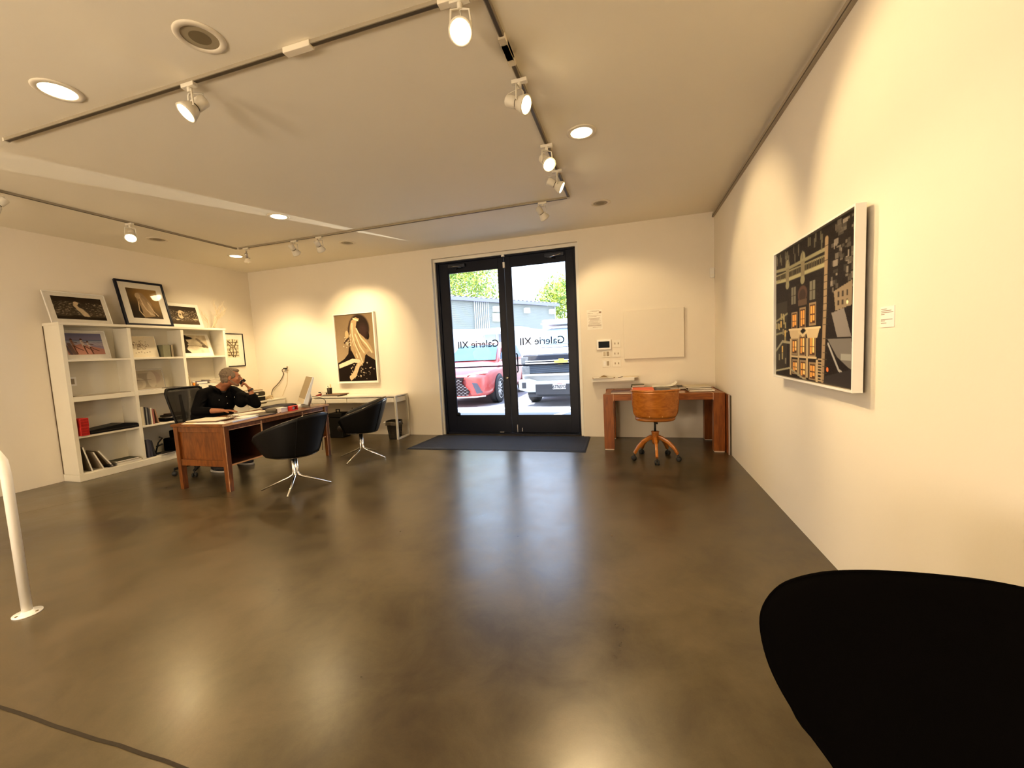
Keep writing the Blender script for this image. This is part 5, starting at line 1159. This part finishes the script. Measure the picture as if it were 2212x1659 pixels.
for k in range(5):
    a = DEG(-90 + 72 * k); c, s_ = math.cos(a), math.sin(a)
    prof = [(.02, .262, .036), (.08, .255, .034), (.15, .215, .031), (.21, .155, .028), (.255, .082, .024)]
    m = MB(); rg = []
    for rr, z, hh in prof:
        n = .016; tz = Vector((c, s_, 0)); sd = Vector((-s_, c, 0)); nrm = (Vector((0, 0, 1)) * (1 - rr) + tz * (rr * 2.2)).normalized()
        pc0 = Vector((c * rr, s_ * rr, z)); rg.append([pc0 + sd * n - nrm * hh / 1.4, pc0 + sd * n + nrm * hh / 1.4, pc0 - sd * n + nrm * hh / 1.4, pc0 - sd * n - nrm * hh / 1.4])
    m.rings(rg); lg = m.build('base_leg', CHAIRW, wc, bevel=.005)
    m = MB()
    for q in (-.015, .015): m.lathe([(0, -.011), (.022, -.011), (.027, -.005), (.027, .005), (.022, .011), (0, .011)], (c * .262 - s_ * q, s_ * .262 + c * q, .027), 18, axis=(-s_, c, 0))
    m.tube([(c * .258, s_ * .258, .03), (c * .256, s_ * .256, .07)], .009, 8); m.build('caster', RUBBER, lg)

# ------------------------------------------------------------------ foreground black chair and handrail
bc = thing('lounge_chair', 'black stretch-fabric lounge chair seen from behind, close to the camera', 'chair', (.58, 1.25, 0))
OUT = [(.0, .872), (.06, .870), (.12, .863), (.18, .849), (.237, .821), (.27, .79), (.292, .745), (.298, .70), (.290, .64), (.272, .582), (.244, .525), (.207, .465), (.160, .398), (.125, .335), (.09, .295), (.0, .28)]
OP = curve_pts([(x, 0, z) for x, z in OUT], 3); OP = [(p.x, p.z - .60) for p in OP]; OP = OP + [(-x, z) for x, z in reversed(OP[1:-1])]
m = MB(); rings_ = []
for t, sc_k in ((-.045, .0), (-.045, .35), (-.042, .65), (-.036, .85), (-.022, .96), (-.004, 1.0), (.016, .985), (.034, .93), (.045, .80), (.05, .5), (.05, .0)):
    rg = []
    for x, z in OP:
        x *= max(sc_k, .001); z *= max(sc_k, .001)
        rg.append((x, -.25 + t + .35 * x * x, .60 + z))
    rings_.append(rg)
m.rings(rings_); bkk2 = m.build('backrest', BLKFAB, bc)
m = MB(); m.tube([(x, -.25 + .35 * x * x, .60 + z) for x, z in OP], .0035, 6, loop=True); m.build('seam', BLKFAB, bkk2)
m = MB(); rg = []
for z, k in ((.33, .75), (.35, .93), (.39, 1), (.425, .97), (.44, .85), (.445, .4)): rg.append([(.19 * k * math.copysign(abs(math.cos(a)) ** .8, math.cos(a)), -.04 + .17 * k * math.copysign(abs(math.sin(a)) ** .8, math.sin(a)), z) for a in [i * 2 * PI / 40 for i in range(40)]])
m.rings(rg); m.build('seat', BLKFAB, bc)
m = MB(); m.lathe([(0, 0), (.17, 0), (.17, .008), (.03, .02), (.025, .04), (.025, .33), (0, .33)], (0, -.04, 0), 32); m.build('pedestal', BLACK, bc)

hr = thing('handrail', 'white tubular steel handrail with round flange bolted to the concrete floor', 'handrail', (-3.384, 1.348, 0))
m = MB(); m.tube([(0, 0, .004), (0, 0, .80), (-.006, -.004, .90), (-.03, -.022, .965), (-.075, -.055, 1.005), (-.13, -.095, 1.02), (-.9, -.65, 1.02), (-1.0, -.72, 1.00), (-1.04, -.75, .94), (-1.05, -.758, .86), (-1.05, -.758, 0)], .0225, 20); m.build('pipe', WHITE2, hr)
for (x, y) in ((0, 0), (-1.05, -.758)):
    m = MB(); m.lathe([(0, 0), (.062, 0), (.062, .006), (.028, .010), (.024, .02), (0, .02)], (x, y, 0), 32); fl = m.build('floor_flange', WHITE2, hr)
    m = MB()
    for k in range(3): a = k * 2 * PI / 3 + .5; m.lathe([(0, .006), (.007, .006), (.007, .0095), (0, .010)], (x + .045 * math.cos(a), y + .045 * math.sin(a), 0), 10)
    m.build('bolt', pmat('brown_bolt', (.20, .14, .06), .4, metal=.7), fl)
# ------------------------------------------------------------------ outside
YO = D + .30
GND = pmat('sunlit_asphalt', (.40, .385, .39), .9, var=.12, vs=3, bump=.2, bs=80)
struct(MB().box(-60, 60, YO, 90, -.12, -.004).build('ground', GND))
struct(MB().box(-8, 8, YO, 9.05, -.004, .0).build('pavement', pmat('grey_concrete_walk', (.32, .32, .33), .85, var=.1, vs=2)))
struct(MB().box(-8, 8, 9.05, 9.25, -.004, .012).build('kerb', pmat('white_painted_kerb', (.92, .92, .92), .7, var=.03)))
ln_ = MB()
for x in (-8.4, -5.75, -2.95, -.15, 2.6): ln_.box(x - .06, x + .06, 9.3, 14.6, -.004, -.001)
tag(ln_.build('parking_lines', pmat('white_road_paint', (.95, .95, .92), .7, var=.03)), 'white painted parking bay lines on the asphalt', 'road marking')
# facade above the doors so the sun does not reach inside
struct(MB().box(XL - .2, XR + .2, YO - .02, YO + .02, H, 3.9).build('parapet', WALLM))

def loft(m, secs, n=28, e=4.5, mi=0):
    rg = []
    for y, hw, z0, z1 in secs:
        cz, hz = (z0 + z1) / 2, (z1 - z0) / 2
        rg.append([(hw * math.copysign(abs(math.cos(a)) ** (2 / e), math.cos(a)), y, cz + hz * math.copysign(abs(math.sin(a)) ** (2 / e), math.sin(a))) for a in [(i + .5) * 2 * PI / n for i in range(n)]])
    m.rings(rg, mi); return m
def wheel(parent, x, y, r, w, side, rimmat):
    m = MB(); m.lathe([(r * .62, -w / 2), (r * .9, -w / 2), (r, -w * .36), (r, w * .36), (r * .9, w / 2), (r * .62, w / 2)], (x, y, r), 36, axis=(side, 0, 0), cap=False); wh = m.build('wheel', pmat('grey_tyre_rubber', (.07, .07, .068), .7), parent)
    m = MB(); m.lathe([(0, w * .30), (r * .12, w * .34), (r * .15, w * .30)], (x, y, r), 24, axis=(side, 0, 0))
    for k in range(10):
        a = k * 2 * PI / 10; m.tube([(x + side * w * .32, y + r * .08 * math.cos(a), r + r * .08 * math.sin(a)), (x + side * w * .36, y + r * .62 * math.cos(a), r + r * .62 * math.sin(a))], .022, 6)
    m.lathe([(0, w * .2), (r * .60, w * .2), (r * .66, w * .52), (r * .70, w * .50)], (x, y, r), 32, axis=(side, 0, 0), cap=False); m.build('wheel_rim', rimmat, wh)
def plate(parent, x, y, z, txt, state=None):
    p = MB(); p.box(x - .155, x + .155, y - .008, y, z - .078, z + .078); pl = p.build('licence_plate', pmat('white_plate', (.50, .50, .50), .4), parent, bevel=.006)
    pm = pmat('navy_plate_ink', (.01, .012, .03), .5)
    text_mesh('plate_number', txt, .105, pm, pl, (x, y - .0095, z - .052), (PI / 2, 0, 0), .0008, sx=.82, bold=.002)
    if state: text_mesh('plate_state', state, .034, pmat('red_plate_ink', (.5, .08, .08), .5), pl, (x, y - .0095, z + .044), (PI / 2, 0, 0), .0008)
WIND = pmat('windscreen_glass', (.10, .20, .32), .08, var=.2, vs=2, spec=.8)
RED = pmat('bright_red_car_paint', (.60, .115, .10), .22, coat=.8, var=.04)
# red car: local x lateral, y to the rear, origin under the front bumper centre
rc = thing('parked_car', 'bright red car parked nose-in outside the left glass door', 'car', (-4.36, 9.45, 0))
m = MB(); loft(m, [(0.0, .60, .30, .72), (.05, .78, .24, .82), (.20, .90, .20, .93), (.5, .945, .19, 1.02), (1.1, .955, .19, 1.10), (1.6, .955, .19, 1.14), (3.0, .955, .19, 1.12), (4.2, .945, .22, 1.14), (4.6, .90, .28, 1.08), (4.8, .80, .36, .95)]); m.build('body', RED, rc)
m = MB(); loft(m, [(1.35, .80, 1.00, 1.06), (1.75, .76, 1.0, 1.32), (2.15, .68, 1.0, 1.57), (2.7, .67, 1.0, 1.66), (3.5, .66, 1.0, 1.64), (4.1, .66, 1.0, 1.54), (4.65, .72, 1.0, 1.08)], e=6); m.build('roof', RED, rc)
m = MB(); m._add([(-.74, 1.43, 1.115), (.74, 1.43, 1.115), (.60, 2.13, 1.545), (-.60, 2.13, 1.545)], [(0, 1, 2, 3)]); 
ws_ = m.build('windscreen', WIND, rc); ws_.location = (0, -.045, .03)
for s_ in (-1, 1):
    m = MB(); m.prism([(1.75, 1.14), (2.25, 1.52), (3.6, 1.54), (4.2, 1.16)], s_ * .74 - .012, s_ * .74 + .012, 'x'); m.build('side_window', WIND, rc)
    m = MB(); m.ell((s_ * 1.03, 1.62, 1.14), (.11, .06, .075)); m.build('wing_mirror', RED, rc)
    wheel(rc, s_ * .875, .98, .38, .24, s_, pmat('silver_alloy', (.75, .74, .72), .25, metal=.7)); wheel(rc, s_ * .875, 3.80, .38, .24, s_, MATS['silver_alloy'])
    m = MB(); m.lathe([(0, 0), (.40, 0), (.40, .012), (0, .012)], (s_ * .945, .98, .38), 32, axis=(s_, 0, 0)); m.build('wheel_arch', pmat('wheel_well_black', (.012, .012, .014), .8), rc)
    m = MB(); m.lathe([(0, 0), (.40, 0), (.40, .012), (0, .012)], (s_ * .945, 3.80, .38), 32, axis=(s_, 0, 0)); m.build('wheel_arch', MATS['wheel_well_black'], rc)
    m = MB(); m.hexa([(s_ * .40, -.0, .80), (s_ * .88, .16, .84), (s_ * .90, .20, .84), (s_ * .42, .05, .80)], [(s_ * .46, .03, .85), (s_ * .90, .22, .915), (s_ * .92, .27, .915), (s_ * .48, .08, .85)]); m.build('headlight', pmat('clear_headlight', (.80, .78, .72), .12), rc)
    m = MB(); m.hexa([(s_ * .66, -.0, .34), (s_ * .80, .06, .36), (s_ * .80, .09, .36), (s_ * .66, .05, .34)], [(s_ * .56, -.04, .62), (s_ * .68, .0, .60), (s_ * .68, .03, .60), (s_ * .56, .02, .62)]); m.build('bumper_vent', pmat('smoky_vent', (.12, .12, .15), .5), rc)
m = MB(); m.prism([(-.42, .30), (.42, .30), (.50, .40), (.30, .62), (.36, .76), (-.36, .76), (-.30, .62), (-.50, .40)], -.075, -.03, 'y'); gr = m.build('grille', pmat('dark_grille_mesh', (.03, .012, .012), .5), rc)
m = MB()
for i in range(11):
    for j in range(9):
        z = .315 + i * .038; x = -.44 + j * .11 + (.055 if i % 2 else 0)
        if abs(x) < (.50 - (z - .4) * .8 if z > .4 else .48): m.box(x - .030, x + .030, -.082, -.075, z, z + .010)
m.build('grille_mesh', pmat('pale_grille_chrome', (.75, .68, .66), .2, metal=.6), gr)
m = MB(); m.tube([(-.86, .10, .27), (-.60, -.03, .26), (0, -.07, .25), (.60, -.03, .26), (.86, .10, .27)], .028, 10, flat=.6); m.build('bumper_lip', pmat('pale_bumper_trim', (.82, .74, .68), .3), rc)
plate(rc, 0, -.085, .50, '8XKT265')
m = MB(); m.ell((0, -.07, .80), (.055, .012, .04)); m.build('badge', CHROME, rc)
# white pickup
tk = thing('parked_truck', 'white pickup truck with dark grille parked outside the right glass door', 'truck', (-1.54, 9.42, 0))
WT = pmat('white_truck_paint', (.66, .66, .67), .25, coat=.6, var=.02)
m = MB(); loft(m, [(.10, .94, .55, 1.22), (.16, 1.0, .50, 1.36), (.5, 1.03, .45, 1.41), (1.6, 1.04, .45, 1.43), (3.4, 1.04, .45, 1.42), (5.8, 1.03, .5, 1.42)], e=7); m.build('body', WT, tk)
m = MB(); loft(m, [(1.35, .90, 1.25, 1.42), (1.9, .84, 1.25, 1.82), (2.2, .80, 1.25, 1.95), (3.3, .80, 1.25, 1.98), (3.7, .82, 1.25, 1.5)], e=7); m.build('cab', WT, tk)
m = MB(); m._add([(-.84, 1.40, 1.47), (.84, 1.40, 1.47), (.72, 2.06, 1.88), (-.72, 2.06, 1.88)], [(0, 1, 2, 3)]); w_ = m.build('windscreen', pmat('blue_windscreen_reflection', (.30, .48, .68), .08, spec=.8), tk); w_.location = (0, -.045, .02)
m = MB(); m.box(-.60, .60, .40, .62, 1.425, 1.465); m.build('bonnet_scoop', pmat('grey_scoop', (.35, .34, .36), .4), tk, bevel=.015)
GRL = pmat('slate_grille', (.025, .035, .06), .4, var=.2, vs=12)
m = MB(); m.box(-.93, .93, .02, .14, .80, 1.25); gr = m.build('grille', GRL, tk, bevel=.03)
m = MB(); m.box(-.86, .86, -.02, .03, 1.02, 1.06); m.box(-.86, .86, -.02, .03, 1.085, 1.11).box(-.95, .95, .0, .08, .74, .79); m.build('chrome_bar', pmat('bright_bar', (.72, .76, .80), .2, metal=.5), gr)
m = MB()
for i in range(9): m.box(-.80, .80, .012, .022, .82 + i * .021, .826 + i * .021)
m.build('grille_mesh', pmat('blue_grey_slat', (.16, .21, .28), .4), gr)
m = MB(); m.prism([(-.055, 1.135), (.075, 1.135), (.067, 1.095), (.165, 1.095), (.150, 1.035), (.055, 1.035), (.047, .995), (-.075, .995), (-.067, 1.035), (-.165, 1.035), (-.150, 1.095), (-.047, 1.095)], -.045, -.02, 'y'); m.build('badge', pmat('gold_badge', (.60, .44, .14), .3, metal=.4), gr)
for s_ in (-1, 1):
    m = MB(); m.box(s_ * .88 - .09, s_ * .88 + .09, .0, .16, 1.03, 1.20); m.box(s_ * .86 - .10, s_ * .86 + .10, -.005, .16, .78, .98); m.build('headlight', pmat('smoky_headlight', (.25, .26, .27), .15, var=.4, vs=14), tk, bevel=.02)
    m = MB(); m.box(s_ * .90 - .05, s_ * .90 + .05, -.09, .02, .46, .60); m.build('fog_lamp', pmat('fog_lamp_black', (.06, .06, .07), .4), tk, bevel=.01)
    wheel(tk, s_ * .88, 1.05, .42, .27, s_, MATS['silver_alloy']); wheel(tk, s_ * .88, 4.9, .42, .27, s_, MATS['silver_alloy'])
    m = MB(); m.box(s_ * 1.18 - .11, s_ * 1.18 + .11, 1.60, 1.68, 1.40, 1.66); m.tube([(s_ * .92, 1.66, 1.44), (s_ * 1.15, 1.64, 1.48)], .02, 8); m.build('wing_mirror', WT, tk, bevel=.02)
m = MB(); m.prism([(-1.03, .42), (-.80, .36), (.80, .36), (1.03, .42), (1.04, .66), (.78, .68), (.60, .62), (-.60, .62), (-.78, .68), (-1.04, .66)], -.08, .12, 'y'); m.build('bumper', pmat('pale_bumper_chrome', (.50, .55, .58), .3, metal=.2), tk, bevel=.025)
m = MB(); m.box(-.62, .62, -.095, -.07, .30, .55); m.box(-.80, .80, -.04, .10, .24, .37); m.build('bumper_insert', pmat('dark_bumper_insert', (.05, .052, .06), .5), tk, bevel=.01)
plate(tk, -.05, -.098, .50, '67765Y3', 'California')
rk = MB(); rk.box(-.85, .85, 1.9, 3.4, 2.05, 2.09).box(-.80, .80, 2.1, 2.8, 2.09, 2.20)
for x in (-.8, .8):
    for y in (2.1, 3.3): rk.box(x - .03, x + .03, y - .03, y + .03, 1.93, 2.06)
rk.build('roof_rack', pmat('white_rack', (.93, .93, .93), .5), tk, bevel=.01)

# corrugated building across the lot (oblique facade)
A_ = Vector((-10.78, 24.1, 0)); B_ = Vector((-5.75, 32.9, 0)); dd = (B_ - A_); Lb = dd.length; dd.normalize(); A0 = A_ - dd * 12
ang = math.atan2(dd.y, dd.x); LB = Lb + 12
bl_ = thing('warehouse', 'pale grey corrugated warehouse with purple-grey eave across the car park', 'building', A0, (0, 0, ang))
SID = pmat('pale_grey_siding', (.46, .475, .43), .8, var=.08, vs=.5)
m = MB(); m.box(0, LB, 0, 8, 0, 4.75); m.build('wall', SID, bl_)
m = MB()
for i in range(30): m.box(-.01, LB + .01, -.05, 0, 2.95 + i * .058, 2.985 + i * .058)
m.build('siding', SID, bl_)
m = MB(); m.box(0, LB, -.03, 0, 0, 2.9); m.build('sunlit_lower_wall', pmat('painted_sunlit_white', (.88, .87, .80), .8, var=.05, vs=.6), bl_)  # lower wall coloured near white to stand for its sunlit part
m = MB(); rg = []
for y, z in ((-.35, 4.98), (8, 5.7)): rg.append([(i * .22, y, z + .035 * math.sin(i * PI)) if False else (i * .11, y, z + .035 * math.sin(i * PI / 2)) for i in range(int(LB / .11) + 3)])
m.rings(rg, cap=False, closed=False); m.box(0, LB + .2, -.36, 8, 4.9, 4.95); m.build('corrugated_roof', pmat('white_metal_roof', (.86, .86, .86), .5), bl_)
m = MB(); m.box(-.0, LB + .2, -.38, -.30, 4.72, 4.95); m.build('eave', pmat('purple_grey_eave', (.30, .29, .36), .7), bl_)
m = MB()
for k in range(8): m.tube([(13.72 + k * .17, -.15, 2.4), (13.72 + k * .17, -.15, 4.75)], .035, 8)
m.build('pipes', pmat('white_conduit', (.86, .86, .84), .6), bl_)
for x in (15.65, 18.75, 21.6): 
    m = MB(); m.box(x - .25, x + .25, -.25, 0, 4.1, 4.5); m.build('floodlight', pmat('white_conduit', (.86, .86, .84), .6), bl_, bevel=.03)
m = MB(); m.box(LB - .12, LB, -.12, .0, 0, 4.9); m.build('downpipe', pmat('lilac_downpipe', (.55, .55, .62), .6), bl_)
m = MB(); m.box(15.35, 15.95, -.2, 0, 3.45, 4.0); m.build('wall_box', pmat('cream_wall_box', (.95, .85, .65), .7), bl_)
# low annex
ax = thing('annex', 'low white flat-roofed annex behind the red car', 'building', (-6.9, 18.0, 0))
m = MB(); m.box(-1.2, 2.0, .0, 3, 0, 2.25); m.build('wall', pmat('white_render', (.84, .84, .82), .8, var=.05, vs=1), ax)
m = MB(); m.box(-1.35, 2.3, -.55, 3.1, 2.25, 2.42); m.build('flat_roof', MATS['white_metal_roof'], ax)
m = MB(); m.box(-.85, .35, -.04, 0, 1.25, 2.15); 
for i in range(14): m.box(-.85, .35, -.055, -.04, 1.27 + i * .062, 1.30 + i * .062)
m.build('shutter', pmat('white_slat_shutter', (.80, .81, .81), .6), ax)
m = MB(); m.box(.42, .95, -.04, 0, 1.25, 2.15).box(1.05, 1.45, -.04, 0, .9, 2.15); m.build('window', pmat('pale_window_glass', (.45, .50, .52), .3), ax)
m = MB(); m.box(1.12, 1.22, -.05, -.04, .9, 2.15).box(1.3, 1.4, -.05, -.04, .9, 2.15); m.build('door_bars', pmat('grey_bars', (.3, .3, .33), .5), ax)
m = MB(); m.box(-1.7, -1.2, -.4, 3, 0, 1.9); m.build('side_wall', pmat('sage_render', (.60, .64, .58), .8), ax)
# stub wall / fence behind the truck
fw_ = thing('block_wall', 'pale beige wall end standing beyond the white truck', 'wall', (-3.0, 21.0, 0)); MB().box(-1.3, 6, 0, .3, 0, 2.75).build('blocks', pmat('beige_block', (.66, .63, .56), .8, var=.1, vs=1.5), fw_)
MB().box(-1.35, 6, -.05, .35, 2.75, 2.85).build('coping', MATS['white_metal_roof'], fw_)

def tree(loc, rx, rz, zc, label, n, lobes):
    r = thing('tree', label, 'tree', loc, (0, 0, 0), 'trees beyond the warehouse')
    m = MB(); m.tube([(0, 0, 0), (.1, 0, zc * .5), (0, .1, zc)], [.35, .28, .15], 10); m.build('trunk', pmat('brown_bark', (.22, .17, .12), .9, var=.3, vs=6), r)
    L = []
    for _ in range(lobes):
        th = random.uniform(0, 2 * PI); u = random.uniform(-.8, .95); q = math.sqrt(1 - u * u)
        L.append((Vector((rx * .62 * q * math.cos(th), rx * .62 * q * math.sin(th), zc + rz * .62 * u)), random.uniform(.3, .48) * min(rx, rz)))
    L.append((Vector((0, 0, zc)), min(rx, rz) * .75))
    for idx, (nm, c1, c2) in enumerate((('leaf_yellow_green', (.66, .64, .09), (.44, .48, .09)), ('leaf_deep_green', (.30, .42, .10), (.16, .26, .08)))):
        m = MB(); 
        for _ in range(n // 2):
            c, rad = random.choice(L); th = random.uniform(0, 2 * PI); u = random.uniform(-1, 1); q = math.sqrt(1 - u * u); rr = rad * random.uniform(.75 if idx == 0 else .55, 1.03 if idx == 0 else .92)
            p = c + Vector((q * math.cos(th), q * math.sin(th), u)) * rr; s_ = random.uniform(.09, .20)
            a = Vector((random.gauss(0, 1), random.gauss(0, 1), random.gauss(0, 1))).normalized(); b = a.orthogonal().normalized()
            m._add([p - a * s_, p + b * s_ * .5, p + a * s_, p - b * s_ * .5], [(0, 1, 2, 3)])
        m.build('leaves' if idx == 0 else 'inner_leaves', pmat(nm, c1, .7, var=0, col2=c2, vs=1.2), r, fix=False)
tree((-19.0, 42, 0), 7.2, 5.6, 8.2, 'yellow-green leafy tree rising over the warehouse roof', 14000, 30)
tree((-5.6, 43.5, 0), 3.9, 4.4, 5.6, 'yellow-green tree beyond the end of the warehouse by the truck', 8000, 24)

# ------------------------------------------------------------------ light
w = bpy.data.worlds.new('sky'); S.world = w; w.use_nodes = True
nt = w.node_tree; bg = nt.nodes['Background']
tc = nt.nodes.new('ShaderNodeTexCoord'); sx = nt.nodes.new('ShaderNodeSeparateXYZ'); rp = nt.nodes.new('ShaderNodeValToRGB')
nt.links.new(tc.outputs['Generated'], sx.inputs[0]); nt.links.new(sx.outputs['Z'], rp.inputs['Fac'])
rp.color_ramp.elements[0].position = .0; rp.color_ramp.elements[0].color = (.84, .92, 1.0, 1)
rp.color_ramp.elements[1].position = .75; rp.color_ramp.elements[1].color = (.50, .68, 1.0, 1)
nt.links.new(rp.outputs['Color'], bg.inputs['Color']); bg.inputs['Strength'].default_value = 4.2
sn_ = bpy.data.lights.new('sun', 'SUN'); sn_.energy = 7; sn_.angle = DEG(.6); sn_.color = (1, .97, .92)
so_ = bpy.data.objects.new('sun', sn_); COL.objects.link(so_)
so_.rotation_euler = Vector((.28, .52, -1.0)).to_track_quat('-Z', 'Y').to_euler(); so_.location = (0, 0, 20)

# sun glint thrown up on the ceiling through the left glass door
gl_ = bpy.data.lights.new('sun_glint', 'POINT'); gl_.energy = 520; gl_.color = (1, .93, .80); gl_.shadow_soft_size = .004; gl_.use_nodes = True
gp = Vector((-1.6, 8.3, .9)); go = bpy.data.objects.new('sun_glint', gl_); COL.objects.link(go); go.location = gp
apx = Vector((-3.15, 5.71, H)); e1 = Vector((-4.12, 3.31, H)); e2 = Vector((-4.36, 3.49, H))
nt = gl_.node_tree; em = nt.nodes['Emission']; ge = nt.nodes.new('ShaderNodeNewGeometry')
GL_SIGN = 1
def side_mask(a, b, inside):
    n = (a - gp).cross(b - gp).normalized()
    if n.dot(inside - gp) < 0: n = -n
    d = nt.nodes.new('ShaderNodeVectorMath'); d.operation = 'DOT_PRODUCT'; d.inputs[1].default_value = n
    nt.links.new(ge.outputs['Incoming'], d.inputs[0])
    g = nt.nodes.new('ShaderNodeMath'); g.operation = 'LESS_THAN' if GL_SIGN < 0 else 'GREATER_THAN'; g.inputs[1].default_value = 0
    nt.links.new(d.outputs['Value'], g.inputs[0]); return g
k1 = side_mask(apx, e1, e2); k2 = side_mask(apx, e2, e1); mm_ = nt.nodes.new('ShaderNodeMath'); mm_.operation = 'MULTIPLY'
nt.links.new(k1.outputs[0], mm_.inputs[0]); nt.links.new(k2.outputs[0], mm_.inputs[1]); nt.links.new(mm_.outputs[0], em.inputs['Strength'])
# soft fill lights added in the unseen rear to lift overall brightness
for x, y, z, e in ((-1.9, -2.4, 1.3, 210), (-3.7, -2.6, 1.3, 190), (-5.6, -2.4, 1.3, 80)):
    l_ = bpy.data.lights.new('rear_fill', 'POINT'); l_.energy = e; l_.color = (1, .84, .67); l_.specular_factor = 0; l_.shadow_soft_size = .35
    o_ = bpy.data.objects.new('rear_fill', l_); COL.objects.link(o_); o_.location = (x, y, z)

# ------------------------------------------------------------------ camera
cam = bpy.data.cameras.new('camera'); co = bpy.data.objects.new('camera', cam); COL.objects.link(co)
f_px, yaw, pitch, roll = 876.797, .2851, .0823, -.0504
cy_, sy_, cp_, sp_ = math.cos(yaw), math.sin(yaw), math.cos(pitch), math.sin(pitch)
F = Vector((-sy_ * cp_, cy_ * cp_, -sp_)); R_ = Vector((cy_, sy_, 0)); U = R_.cross(F)
r2 = R_ * math.cos(roll) + U * math.sin(roll); u2 = U * math.cos(roll) - R_ * math.sin(roll)
co.matrix_world = Matrix(((r2.x, u2.x, -F.x, 0), (r2.y, u2.y, -F.y, 0), (r2.z, u2.z, -F.z, 1.375), (0, 0, 0, 1)))
cam.sensor_fit = 'HORIZONTAL'; cam.sensor_width = 36; cam.lens = f_px / 2212 * 36; cam.clip_start = .05; cam.clip_end = 200
S.camera = co
S.view_settings.view_transform = 'Standard'; S.view_settings.look = 'Medium High Contrast'; S.view_settings.exposure = -.10; S.view_settings.gamma = 1.0
S.cycles.max_bounces = 10; S.cycles.diffuse_bounces = 5; S.cycles.glossy_bounces = 4; S.cycles.transparent_max_bounces = 12
S.cycles.sample_clamp_indirect = 6; S.cycles.caustics_reflective = False; S.cycles.caustics_refractive = False
try: S.cycles.use_denoising = True
except Exception: pass
